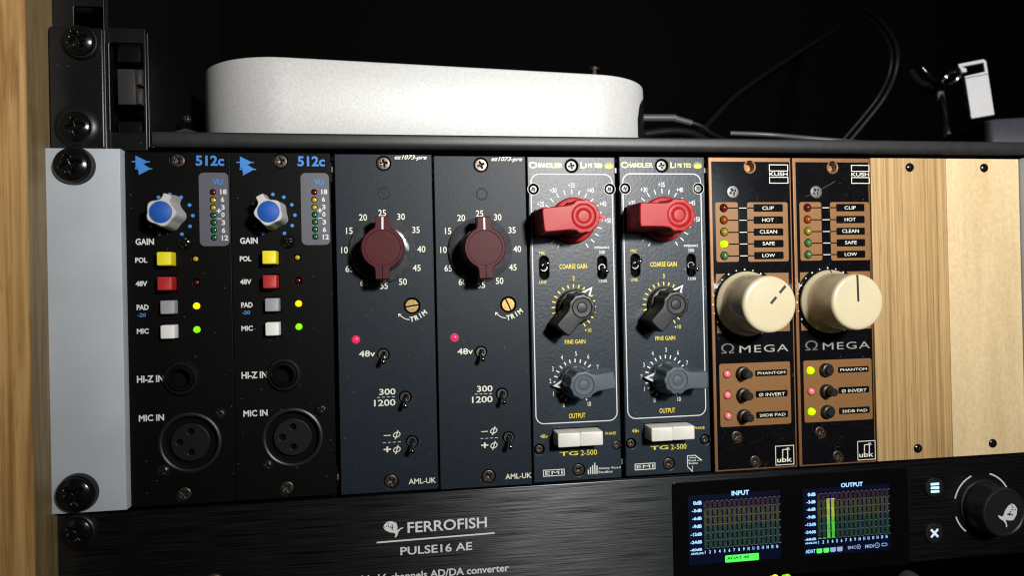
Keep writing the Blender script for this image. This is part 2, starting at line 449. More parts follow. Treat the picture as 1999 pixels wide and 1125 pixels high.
def button(x0, x1, z0, z1, y0, y1, m, parent, b=.25, name='push_button', label=None, taper=.15):
    def ring(i, y): return [(a, y, c) for a, c in rr(x0+i, x1-i, z0+i, z1-i, .3+b*.5, 3)]
    mb = MB(); mb.loft([ring(-taper, y1), ring(0, y0+b), ring(b*.3, y0+b*.3), ring(b, y0)])
    o = mb.obj(name, m, parent, 45)
    if label: o['label'] = label
    return o
def toggle(C, parent, tilt, rt=1.9, length=7.5, side=0, name='toggle_switch'):
    """toggle switch: threaded bushing in a hole with a tilted bat lever"""
    mb = MB()
    mb.lathe([(rt, 1.5), (rt, -.5), (rt*.92, -.8), (rt*.7, -.8), (rt*.62, -.2), (rt*.55, .5)], n=32)
    t = mb.obj(name, M_toggle, parent, 35, (C[0], 0, C[1]))
    lv = MB(); L0 = length
    lv.lathe([(.75, 1), (.72, -.3*L0), (.85, -.7*L0), (1.0, -.88*L0), (.85, -.97*L0), (.45, -1.0*L0)], n=20)
    lv.obj('toggle_lever', M_chrome, t, 50, None, (R(tilt), 0, R(side)))
    return t

# ------------------------------------------------------------------ cabinet and rack
X_W = -25.5
mb = MB(); mb.box(-75, X_W-.2, -19.5, 300, -230, 250, 1.2)
side = mb.obj('wooden_side_panel', W_side, None, 40)
tag(side, 'oiled oak cabinet side board running up the left edge, left of the black rack rail', 'cabinet side')
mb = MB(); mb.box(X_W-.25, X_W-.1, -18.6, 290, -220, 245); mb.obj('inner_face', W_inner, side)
mb = MB(); mb.box(X_W-.15, X_W+.6, 6, 301, -220, 249)
tag(mb.obj('added_liner', M_void, None), 'black lining sheet added to darken the inside of the oak board, behind the rack rail', 'lining')  # black sheet added so the board's lit inside stays dark
mb = MB(); mb.box(-300, 700, 320, 326, -400, 500)
bw = mb.obj('back_wall', mat('near_black_backdrop', (.0012, .0012, .0012), 1, spec=.05), None); bw['kind'] = 'structure'

rail = empty('rack_rail', (0, 0, -60), 'black steel rack rail with square holes, between the oak board and the equipment', 'rack rail')
def hole_sq(cx, cz, s=9.4): return rr(cx-s/2-.4, cx+s/2+.4, cz-s/2, cz+s/2, .6, 3)
hz = [49.2+15.9*i - 60*0 for i in range(0, 5)]
plate('rail_face', rr(-25.4, -7.4, -170, 190, .5, 2), [hole_sq(-12.9, z) for z in (50.6, 66.5, 82, 98)], 2.85, 2, .2, M_steel_black, rail, (0, 0, 60))
mb = MB(); mb.box(-7.6, -6.6, 4.9, 40, -110, 190)
mb.obj('rail_flange', M_steel_black, rail, None, (0, 0, 0))
mb = MB(); mb.box((-15.12, 54.78)[0], (-10.06, 54.98)[0], 6, 7, 46.3, 54.2, .1)
mb.obj('mounting_clip', mat('dull_grey_steel', (.06, .055, .055), .5, metal=.5, vary=(1, .3)), rail, None)
mb = MB(); mb.box(-25.2, -14.6, 24, 25, -110, 190)
mb.obj('rail_back', M_void, rail)

def rack_screw(px, pz, r, y, label, washer=True, rot=0, wr=1.28, off=(0, 0)):
    e = empty('rack_screw', (px, y, pz), label, 'screw', 'large black screws fixing the gear to the rack rail')
    h = screw((0, 0), r, 'rack', M_rack_screw, e, -1.2, rot, 'screw_head')
    if washer:
        mb = MB(); ox, oz = off
        mb.lathe([(r*wr, .2), (r*wr, -.5), (r*wr*.95, -1.2), (r*1.02, -2.0), (r*.94, -2.1), (r*.9, -.8)], ox, oz, n=48)
        mb.obj('cup_washer', M_washer, e, 40)
    return e
pA = (-13.90, 40.08); pB = (-15.31, 8.52); pC = (-16.17, -5.94); pD = (-17.18, -124.96); pE = (-17.86, -139.42)
rack_screw(pA[0], pA[1], 5.7, -2.4, 'top black cross-head rack screw, just below the square hole in the rail', rot=28, wr=1.12, off=(.5, -.4))
rack_screw(pB[0], pB[1], 5.5, -2.4, 'shiny black rack screw in a wide cup washer, directly above the light grey ear', rot=12, wr=1.45, off=(.0, .3))
rack_screw(pC[0], pC[1], 6.4, -4.7, 'black rack screw at the upper end of the light grey ear', rot=22, wr=1.08, off=(.6, 0))
rack_screw(pD[0], pD[1], 6.5, -4.7, 'black rack screw at the lower end of the light grey ear', rot=40, wr=1.08, off=(.6, .3))
rack_screw(pE[0], pE[1], 5.6, -1.4, 'dim black rack screw below the light grey ear, in the brushed converter front', rot=50, wr=1.2)

# shelf tray above the modules
tray = empty('rack_shelf', (200, 60, 5), 'black steel rack shelf tray running above all the modules and carrying the silver computer', 'rack shelf')
TL = (-200, -60, -5)
mb = MB()
prof = [(300, 4.4), (1.2, 4.4), (.2, 5.2), (.2, 7.4), (-.2, 7.9), (-.9, 7.7), (-1.1, 7.0), (-1.1, 4.6), (-.9, 3.4), (-.3, 2.5), (.9, 2.1), (2.5, 2.0), (300, 2.0)]
mb.loft([[(x, y, z) for y, z in prof] for x in (9.8, 410)], True, True)
mb.obj('shelf_floor', M_lip, tray, 60, TL)
mb = MB(); mb.box(7.6, 8.5, .8, 250, 2.2, 45.3, .15); mb.obj('shelf_side_wall', M_steel_black, tray, None, TL)
mb = MB(); mb.box(8.6, 9.9, .4, 3, 1.9, 5.5, .2); mb.obj('corner_weld', M_steel_black, tray, None, TL)
plate('shelf_ear', rr(-24.8, -6.4, .9, 45.6, .8, 3), [], -2.4, 1.7, .35, M_steel_black, tray, TL)
mb = MB(); mb.box(-6.9, -5.9, -1.5, 12, .9, 45.3, .2); mb.obj('ear_return', M_steel_black, tray, None, TL)
plate('cage_nut_bracket', rr(-5.85, 7.5, .9, 47, .4, 2), [rr((-5.27, 7.71)[0], 6.6, (-5.27, 7.71)[1], (-4.68, 41.46)[1], 1.0, 4)], 1, 1.2, .2, M_steel_black, tray, TL)
mb = MB(); n0 = (-2.13, 17.82); n1 = (6.51, 31.20); nm = (4.24, 24.64); mb.box(n0[0], nm[0], -.6, 10, n0[1], n1[1], .5); mb.box(nm[0], n1[0], -1, 10, n0[1], nm[1]-.5, 1.0); mb.box(nm[0], n1[0], -1, 10, nm[1]+.5, n1[1], 1.0)
mb.obj('cage_nut', mat('nickel_cage_nut', (.075, .07, .07), .25, metal=.6, bump=(1, .02)), tray, 40, TL)
for z0_, z1_ in ((34.5, 41), (7, 12.5)):
    mb = MB(); mb.box(-3.2, 5.5, 2.6, 10, z0_, z1_, 1.2); mb.obj('nut_clip', M_rack_screw, tray, 40, TL)
screw((14.5, 17.5), 2.0, 'pan', M_screw_black, tray, 24, 10, 'shelf_screw').location = ((14.8-200)*MM, (30-60)*MM, (19.5-5)*MM)

# small dark offcut lying on the shelf
mb = MB()
mb.add([(13, 6, 8.3), (20, 4, 8.5), (24.6, 5, 9.0), (26, 12, 8.6), (22, 14, 9.6), (14, 12, 8.6), (19.5, 8, 11.0)],
       [(0, 1, 6), (1, 2, 6), (2, 3, 6), (3, 4, 6), (4, 5, 6), (5, 0, 6)])
mb.add([(x, y, z-.4) for x, y, z in [(13, 6, 8.3), (20, 4, 8.5), (24.6, 5, 9.0), (26, 12, 8.6), (22, 14, 9.6), (14, 12, 8.6)]], [(0, 5, 4, 3, 2, 1)])
o = mb.obj('plastic_offcut', M_foil, None, 20); tag(o, 'crumpled dark scrap lying on the shelf left of the silver computer', 'scrap')

# ------------------------------------------------------------------ silver computer
comp = empty('desktop_computer', (114.2, 125.0, 5.5), 'silver aluminium desktop computer with rounded corners lying on the black shelf', 'computer')
comp.rotation_euler = (0, 0, R(5.4))
def rsq(h, r, n=14): return rr(-h, h, -h, h, r, n)
mb = MB()
def ringz(h, r, z): return [(x, y, z) for x, y in rsq(h, r)]
H0 = 102.2
mb.loft([ringz(H0-3, 31, -.5), ringz(H0-.4, 33.6, 0), ringz(H0, 34, .6), ringz(H0, 34, 36.1), ringz(H0-.25, 33.8, 36.8), ringz(H0-.9, 33.2, 37.2), ringz(H0-2, 32, 37.4)][::1])
mb.obj('aluminium_shell', M_alu, comp, 35)
# black port panel on the right-hand face, wrapping into the corner
mb = MB(); pts = []
full = rsq(H0+.25, 34.25, 14)
sel = []
for t in range(-60, 61):
    y = t/60*(H0-8.5)
    # x on the rounded square for that y
    if abs(y) <= H0-34: x = H0+.25
    else:
        d = abs(y)-(H0-34); x = H0-34+math.sqrt(max(0, 34.25**2-d*d))
    sel.append((x, y))
n = len(sel)
lo = [(x, y, .3) for x, y in sel]
hi = []
for k, (x, y) in enumerate(sel):
    e = min(k, n-1-k)/7.0
    hi.append((x, y, 31.5 - (0 if e >= 1 else 12*(1-math.sqrt(max(0, 1-(1-e)**2))))))
mb.add(lo+hi, [(i, i+1, n+i+1, n+i) for i in range(n-1)])
mb.obj('port_panel', M_alu_dark, comp)
mb = MB(); mb.box(-H0+30, H0-30, -H0+30, H0-30, -1.3, -.45); mb.obj('rubber_foot', M_kblack, comp)

# ------------------------------------------------------------------ cables, stick and case on the shelf (right of the computer)
def bez(P, n=24):
    out = []
    for i in range(len(P)-1):
        p0 = P[max(i-1, 0)]; p1 = P[i]; p2 = P[i+1]; p3 = P[min(i+2, len(P)-1)]
        for k in range(n):
            t = k/n
            out.append(tuple(.5*((2*b_)+(-a+c)*t+(2*a-5*b_+4*c-d)*t*t+(-a+3*b_-3*c+d)*t**3) for a, b_, c, d in zip(p0, p1, p2, p3)))
    out.append(P[-1]); return out
def P3(xz, y): return (xz[0], y, xz[1])
g = 'black cables behind the computer'
e = empty('plugged_cable', P3((228.57, 33.60), 75), 'straight grey-black plug and cable leaving the upper port at the right of the computer', 'cable', g)
o0 = P3((228.57, 33.60), 75)
def rel(pts): return [tuple(a-b_ for a, b_ in zip(p, o0)) for p in pts]
MB().tube(rel([(o0[0]-6, 75, o0[2]), P3((245.87, 33.88), 75)]), 1.9, 16).obj('plug', M_cable_l, e, 40)
MB().tube(rel([P3((245.30, 33.60), 75), P3((254.83, 31.33), 75)]), [1.8, 1.5], 14).obj('strain_relief', M_cable_l, e, 40)
MB().tube(rel(bez([P3((254.27, 31.59), 75), P3((260.46, 29.53), 75), P3((267.41, 26.20), 78), P3((283.15, 24.92), 90)])), 1.3, 12).obj('cord', M_cable, e, 40)
def cable(name, pts, r, label, m=M_cable):
    mb = MB(); mb.tube(bez(pts), r, 12); return tag(mb.obj(name, m, None, 40), label, 'cable', g)
cable('cable', [P3((259.66, 26.51), 80), P3((276.88, 38.32), 100), P3((290.75, 49.06), 115), P3((321.15, 70.00), 150), P3((377.56, 104.45), 200), P3((467.19, 157.36), 270)], 1.3, 'thin dark cable rising diagonally right of the silver computer')
cable('cable', [P3((226.62, 24.04), 70), P3((242.29, 26.24), 72), P3((254.70, 25.96), 75), P3((265.34, 23.03), 80)], 2.0, 'low dark plug lying beside the lower right corner of the computer')
cable('cable', [P3((268.97, 23.03), 60), P3((288.81, 22.08), 58), P3((306.61, 18.85), 50), P3((330.83, 14.84), 40)], 1.2, 'long flat cable lying along the shelf floor behind the lip', M_cable_l)
for dx, r, lab in ((0, 1.4, 'outer of two parallel dark cables curving in an arc behind the key ring'), (-13, 1.1, 'inner of two parallel dark cables curving in an arc behind the key ring')):
    pts = {0: [P3((435.62, 139.53), 190), P3((419.71, 115.88), 150), P3((411.89, 97.32), 128), P3((408.21, 84.50), 120), P3((405.44, 71.82), 120), P3((398.52, 59.09), 120), P3((390.61, 47.31), 124), P3((378.21, 30.97), 130)],
           -13: [P3((434.28, 138.73), 194), P3((418.77, 114.87), 154), P3((410.48, 96.97), 132), P3((406.92, 85.05), 124), P3((404.15, 72.59), 124), P3((396.84, 60.07), 124), P3((388.47, 48.18), 128), P3((374.49, 30.74), 134)]}[dx]
    cable('cable', pts, r, lab)
cable('cable', [P3((409.34, 71.76), 100), P3((412.67, 65.84), 98), P3((410.81, 57.05), 90), P3((409.38, 47.27), 84), P3((409.43, 36.62), 82), P3((406.25, 26.03), 80)], 1.5, 'glossy black cable dropping behind the silver stick and key ring', M_rack_screw)
cable('cable', [P3((405.70, 70.68), 105), P3((406.45, 63.83), 100), P3((409.17, 59.54), 95), P3((413.40, 57.64), 92)], 2.2, 'short dark cable end meeting the key ring from the left')

# dark case with the stick plugged in
cb = (422.55, 34.08)
case = empty('external_drive', (cb[0], 66, 6), 'dark slate-blue metal case standing on the shelf at the right edge', 'external drive')
ct = cb[1]-6
mb = MB()
def caseR(ins, z, tilt): return [(x, y, z+tilt*x) for x, y in rr(0+ins, 62-ins, 0+ins, 70-ins, 3.0, 6)]
mb.loft([caseR(0, -.5, 0), caseR(0, ct-1, .0), caseR(.5, ct-.3, .0), caseR(1.5, ct, .0)])
o = mb.obj('case_body', M_box, case, 40); case.rotation_euler = (0, 0, R(-20))
o.rotation_euler = (0, 0, 0)
mb = MB(); mb.box(-.15, .15, 3.5, 66, 0, ct-.6, .05); mb.obj('black_left_face', M_alu_dark, case)  # thin black sheet over the left face of the case

sb = (415.00, 34.72)
stick = empty('usb_stick', (sb[0], 62, sb[1]), 'silver metal memory stick with a square loop at its top, standing on the dark case', 'memory stick')
stick.rotation_euler = (0, -R(6.5), R(-26))
mb = MB()
wd = 5.7; Ls = 21.5
plate('stick_body', rr(-wd, wd, -1, Ls, .6, 3), [], -2.2, 4.4, .4, M_usb, stick)
plate('stick_loop', [(-wd, Ls+.02), (wd, Ls+.02), (wd, Ls+7.0), (wd-1.2, Ls+8.4), (-wd-2.2, Ls+8.4), (-wd-2.2, Ls+7.0), (-wd-.6, Ls+3.2), (-wd+1.6, Ls+3.2), (-wd+1.6, Ls+5.0), (-wd, Ls+6.4), (wd-1.6, Ls+6.4), (wd-1.6, Ls+1.6), (-wd, Ls+1.2)], [], -2.2, 4.4, .35, M_usb, stick)
# key ring: a flat split ring seen edge-on
ra, rb = (405.73, 60.30), (400.61, 53.68)
cx, cz = (ra[0]+rb[0])/2, (ra[1]+rb[1])/2
ring = empty('key_ring', (cx, 69, cz), 'small steel split ring hanging from the loop of the silver stick', 'key ring')
hl = math.hypot(ra[0]-rb[0], ra[1]-rb[1])/2*1.25
mb = MB(); pts = [(hl*cos(2*pi*i/48), hl*sin(2*pi*i/48)*1.0, 0) for i in range(49)]
mb.tube([(x, y, z+.45) for x, y, z in pts], .55, 8, False); mb.tube([(x, y, z-.45) for x, y, z in pts], .55, 8, False)
mb.obj('split_ring', M_ring, ring, 50)
ring.rotation_euler = (R(9), -math.atan2(ra[1]-rb[1], ra[0]-rb[0]), 0)
# pale standing tab behind the ring
tb = (410.97, 45.35)
mb = MB(); mb.box(-2.2, 2.2, -1, 1, -16, 9, .5)
o = mb.obj('adapter_plug', mat('dark_grey_plastic', (.07, .07, .072), .5), None, 40, (tb[0], 86, tb[1]), (0, -R(8), 0)); tag(o, 'dark grey plastic connector standing behind the key ring', 'plug')
# stud far behind the computer
sp = (248.24, 103.11)
mb = MB(); mb.lathe([(1.8, 12), (1.8, 0), (3.6, -.2), (3.6, -2)], n=20); o = MB(); o.tube([(0, 0, -60), (0, 0, 1)], 1.8, 12); o.lathe([(.1, 0)], n=3)
o = MB().tube([(0, 0, -28), (0, 0, 1.5), (0, 0, 1.6), (0, 0, 3.2)], [1.9, 1.9, 4.2, 4.2], 16).obj('metal_stud', M_screw_brown, None, 40, (sp[0], 235, sp[1])); tag(o, 'small metal stud just showing over the top edge of the silver computer', 'stud')

# ------------------------------------------------------------------ module frame with its light grey ears
chas = empty('module_frame', (190, 60, -133), 'black frame holding the ten modules between two light grey ears', 'module frame')
CL = (-190, -60, 133)
mb = MB(); mb.box(-26.0, -.45, -4.6, 2.7, -132.2, .6, .35)
o = mb.obj('grey_ear', M_grey, chas, 30, CL); o['label'] = 'light grey ear on the left with a thin bevelled edge'
mb = MB(); mb.box(379.6, 406, -4.6, 2.7, -132.6, .2, .35); mb.obj('grey_ear', M_grey, chas, 30, CL)
mb = MB(); mb.box(-.4, 379.5, 9, 130, -133, .8); mb.obj('frame_body', M_void, chas, None, CL)
mb = MB(); mb.box(-.4, 379.5, 4.2, 9, -10.5, -2.5, .3); mb.obj('front_rail', M_steel_black, chas, None, CL)
mb = MB(); mb.box(-.4, 379.5, 4.2, 9, -130.5, -122.5, .3); mb.obj('front_rail', M_steel_black, chas, None, CL)
for p in ((75.69, -5.64), (114.34, -6.25), (190.41, -5.47), (229.32, -5.28), (75.53, -126.36), (190.14, -126.99)):
    mb = MB(); mb.box(p[0]-.9, p[0]+.9, 2.6, 4.2, p[1]-1.1, p[1]+1.1, .1); mb.obj('rail_stud', M_screw_steel, chas, None, CL)

def panel(parent, wd, ht, holes, m, thick=2.4, bev=.22, x0=0, z0=0, name='front_panel'):
    return plate(name, rr(x0, x0+wd, z0-ht, z0, .25, 2), holes, 0, thick, bev, m, parent)
def backing(parent, wd, ht, m=M_void):
    mb = MB(); mb.box(.6, wd-.6, 2.5, 4.1, -ht+12, -12); return mb.obj('backing', m, parent)

# ------------------------------------------------------------------ black modules with blue-capped knobs
def vu(n): return [(31.03, -15.18), (31.04, -18.15), (31.02, -21.08), (31.03, -23.98), (31.08, -26.80), (31.09, -29.67), (31.14, -32.56)][n]
def api(ox, oz, label, ang, first):
    t = empty('black_preamp_module', (ox, 0, oz), label, 'preamp module', 'two black preamp modules with blue-capped knobs')
    W0, H1 = 37.3, 133.0
    leds = [vu(i) for i in range(7)]
    st = [(24.24, -40.49), (24.46, -49.46), (24.29, -58.32), (24.25, -67.28)]
    bt = [(14.50, -40.54), (14.54, -49.73), (14.86, -58.56), (14.85, -67.74)]
    jack = (18.68, -85.31); xlr = (21.15, -109.81)
    hs = 2.95
    holes = [circ(*c, 1.12, 20) for c in leds] + [circ(*c, 1.35, 20) for c in st] + [rr(c[0]-hs, c[0]+hs, c[1]-hs, c[1]+hs, .25, 2) for c in bt] + [circ(*jack, 4.6), circ(*xlr, 9.77)]
    top = (18.54, -3.21); bot = (18.59, -129.21)
    holes += [circ(*top, 2.75, 28), circ(*bot, 2.75, 28)]
    panel(t, W0, H1, holes, M_black)
    backing(t, W0, H1)
    screw(top, 2.55, 'flat', M_screw_brown, t, .35, 15 + 20*first)
    screw(bot, 2.55, 'flat', M_screw_brown, t, .35, 40)
    # logo
    mb = MB()
    mb.quad([(3.72, -1.50), (3.70, -6.20), (8.19, -3.80)][::1], PY)
    mb.quad([(4.39, -5.15), (4.82, -8.77), (9.05, -6.41), (6.57, -4.79)], PY-.01)
    mb.stroke([(2.45, -3.77), (3.92, -3.76)], .45, PY-.02); mb.stroke([(7.76, -3.80), (8.73, -3.80)], .45, PY-.02)
    mb.stroke([(3.47, -6.41), (4.70, -6.44)], .45, PY-.03); mb.stroke([(8.37, -6.45), (9.58, -6.45)], .45, PY-.03)
    mb.obj('amplifier_logo', M_blue_print, t)
    text('512c', (25.03, -5.21), (35.33, -1.22), M_blue_print, t, bold=.03)
    a, b_ = (26.01, -35.72), (36.76, -7.77)
    plate('meter_patch', rr(a[0], b_[0], a[1], b_[1], 1.9, 8), [circ(*c, 1.2, 20) for c in leds], -.03, 0, 0, M_patch, t)
    text('VU', (31.15, -12.42), (34.64, -10.18), M_blue_print, t, bold=.03, y=PY-.03)
    for s, p, q in (('18', (33.73, -16.06), (36.04, -14.08)), ('6', (33.88, -18.96), (35.12, -17.02)), ('3', (33.89, -21.90), (35.24, -20.07)), ('+', (32.25, -23.24), (33.93, -21.44)), ('0', (33.94, -24.80), (35.15, -22.86)),
                    ('–', (32.34, -25.47), (34.00, -25.16)), ('3', (33.95, -27.81), (35.29, -25.87)), ('6', (33.99, -30.75), (35.34, -28.78)), ('12', (33.97, -33.65), (36.28, -31.65))):
        text(s, p, q, M_white_print, t, bold=.03, y=PY-.03)
    for i, c in enumerate(leds):
        led_dome(c, .92, [L_off_red, L_off_yel, L_off_yel, L_off_grn, L_off_grn, L_off_grn, L_off_grn][i], t, .35, .55, label=['dark red', 'dull yellow', 'dull yellow', 'dark green', 'dark green', 'dark green', 'dark green'][i]+' unlit meter lamp')
    for i, c in enumerate(st):
        led_dome(c, [.95, .95, 1.25, 1.25][i], [L_off_yel, L_off_red, L_yel, L_grn][i], t, [.5, .5, .9, .9][i], .5 if i < 2 else .2, label=['unlit yellow lamp', 'unlit dark red lamp', 'lit yellow lamp', 'lit green lamp'][i])
    kc = (15.60, -24.11)
    rd = 8.05
    mb = MB()
    for k in range(11):
        a = R(-60+30*k); mb.add([(x, PY, z) for x, z in circ(kc[0]+rd*cos(a), kc[1]+rd*sin(a), .68, 14)], [tuple(range(14))])
    mb.obj('dial_dots', M_blue_print, t)
    # five-lobed knob, one lobe drawn out to a pointer
    def prof(a, k=1.0, tip=1.0):
        r = 4.95 + .36*cos(5*a)
        d = abs((a+pi) % (2*pi) - pi)
        if d < 1.0:
            c = min(7.0/cos(d), 1.45/max(.01, sin(d))); r = (r**9 + c**9)**(1/9)
            r = min(r, 7.05)
        return r*k
    N_ = 120
    def kring(k, y, tip=1.0): return [(prof(2*pi*i/N_, k, tip)*cos(2*pi*i/N_), y, prof(2*pi*i/N_, k, tip)*sin(2*pi*i/N_)) for i in range(N_)]
    mb = MB(); mb.loft([kring(1.12, -.6), kring(1.08, -3), kring(1.0, -12.2), kring(.985, -12.7), kring(.94, -13.0)], True, False)
    rin = 4.0
    inner = [(rin*cos(2*pi*i/N_), -13.0, rin*sin(2*pi*i/N_)) for i in range(N_)]
    inner2 = [(rin*cos(2*pi*i/N_), -12.4, rin*sin(2*pi*i/N_)) for i in range(N_)]
    mb.loft([kring(.94, -13.0), inner, inner2], False, True)
    kn = mb.obj('gain_knob', M_kwhite, t, 35, (kc[0], 0, kc[1]), (0, -R(ang), 0))
    mb = MB(); mb.lathe([(3.95, -12.3), (3.92, -12.65), (3.8, -12.75)], n=48); mb.obj('knob_cap', M_kblue, kn, 40)
    mb = MB(); mb.lathe([(4.6, 0), (4.6, -1)], n=32); mb.obj('knob_shaft', M_void, kn)
    screw((20.89, -34.22), 2.75, 'pan', M_rack_screw, t, -.0, 20+30*first)
    text('GAIN', (3.16, -35.01), (9.66, -32.60), M_white_print, t, bold=.03)
    for s, p, q in (('POL', (2.94, -41.69), (7.14, -39.71)), ('48V', (2.90, -50.50), (7.06, -48.54)), ('PAD', (3.12, -59.40), (7.33, -57.38)), ('MIC', (3.04, -68.30), (7.24, -66.34))):
        text(s, p, q, M_white_print, t, bold=.035)
    text('-20', (3.38, -62.03), (6.35, -60.52), M_blue_print, t, bold=.03)
    for i, (c, m) in enumerate(zip(bt, (M_btn_yel, M_btn_red, M_btn_grey, M_btn_wht2))):
        s = 2.48; button(c[0]-s, c[0]+s, c[1]-s, c[1]+s, -[5.6, 5.6, 3.6, 3.9][i], 2, m, t, label=['yellow', 'red', 'grey', 'white'][i]+' square push button')
    text('HI-Z IN', (2.75, -86.55), (12.25, -83.97), M_white_print, t, bold=.03)
    text('MIC IN', (3.15, -101.08), (12.05, -98.63), M_white_print, t, bold=.03)
    # jack socket with knurled nut
    rn = 6.31
    out = [((rn*(1+.035*((i % 4) < 2)))*cos(2*pi*i/176), (rn*(1+.035*((i % 4) < 2)))*sin(2*pi*i/176)) for i in range(176)]
    mb = MB(); mb.loft([[(x*k, y, z*k) for x, z in out] for k, y in ((1, 0), (1, -1.3), (.95, -1.7))], False, False)
    mb.lathe([(rn*.95, -1.7), (rn*.80, -1.8), (rn*.78, -1.3)], n=64, cap1=False)
    j = mb.obj('jack_socket', M_screw_black, t, 30, (jack[0], 0, jack[1]))
    mb = MB(); mb.lathe([(rn*.8, -1.2), (rn*.74, -2.9), (rn*.70, -3.3), (rn*.60, -3.4), (rn*.56, -3.0), (rn*.54, 6)], n=64); mb.obj('socket_bushing', M_rack_screw, j, 35)
    # xlr socket
    ro = 10.82
    mb = MB(); mb.lathe([(ro*1.06, 0), (ro*1.04, -.5), (ro*.98, -.7), (ro*.93, -.5), (ro*.90, .4), (ro*.88, 3.2)], n=80, cap1=False); x = mb.obj('xlr_socket', M_kblack, t, 35, (xlr[0], 0, xlr[1]))
    mb = MB(); mb.lathe([(ro*.9, 3.4), (ro*.66, 3.4), (ro*.66, 3.0)], n=64); mb.obj('socket_well', M_void, x)
    ri = ro*.66
    plate('socket_insert', circ(0, 0, ri, 64), [circ(ri*.02, ri*.56, ri*.16, 20), circ(-ri*.55, ri*.02, ri*.16, 20), circ(ri*.02, -ri*.53, ri*.16, 20)], .3, 3, .3, M_insert, x)
    screw((32.07, -99.56), 2.5, 'pan', M_screw_black, t, 0, 35); screw((11.57, -119.86), 2.5, 'pan', M_screw_black, t, 0, 60)
    return t
api(-.35+.2, .36, 'black preamp module with blue-capped knob, next to the light grey ear', 68, 1)
api(37.25, .36, 'black preamp module with blue-capped knob, touching the navy module', 117, 0)

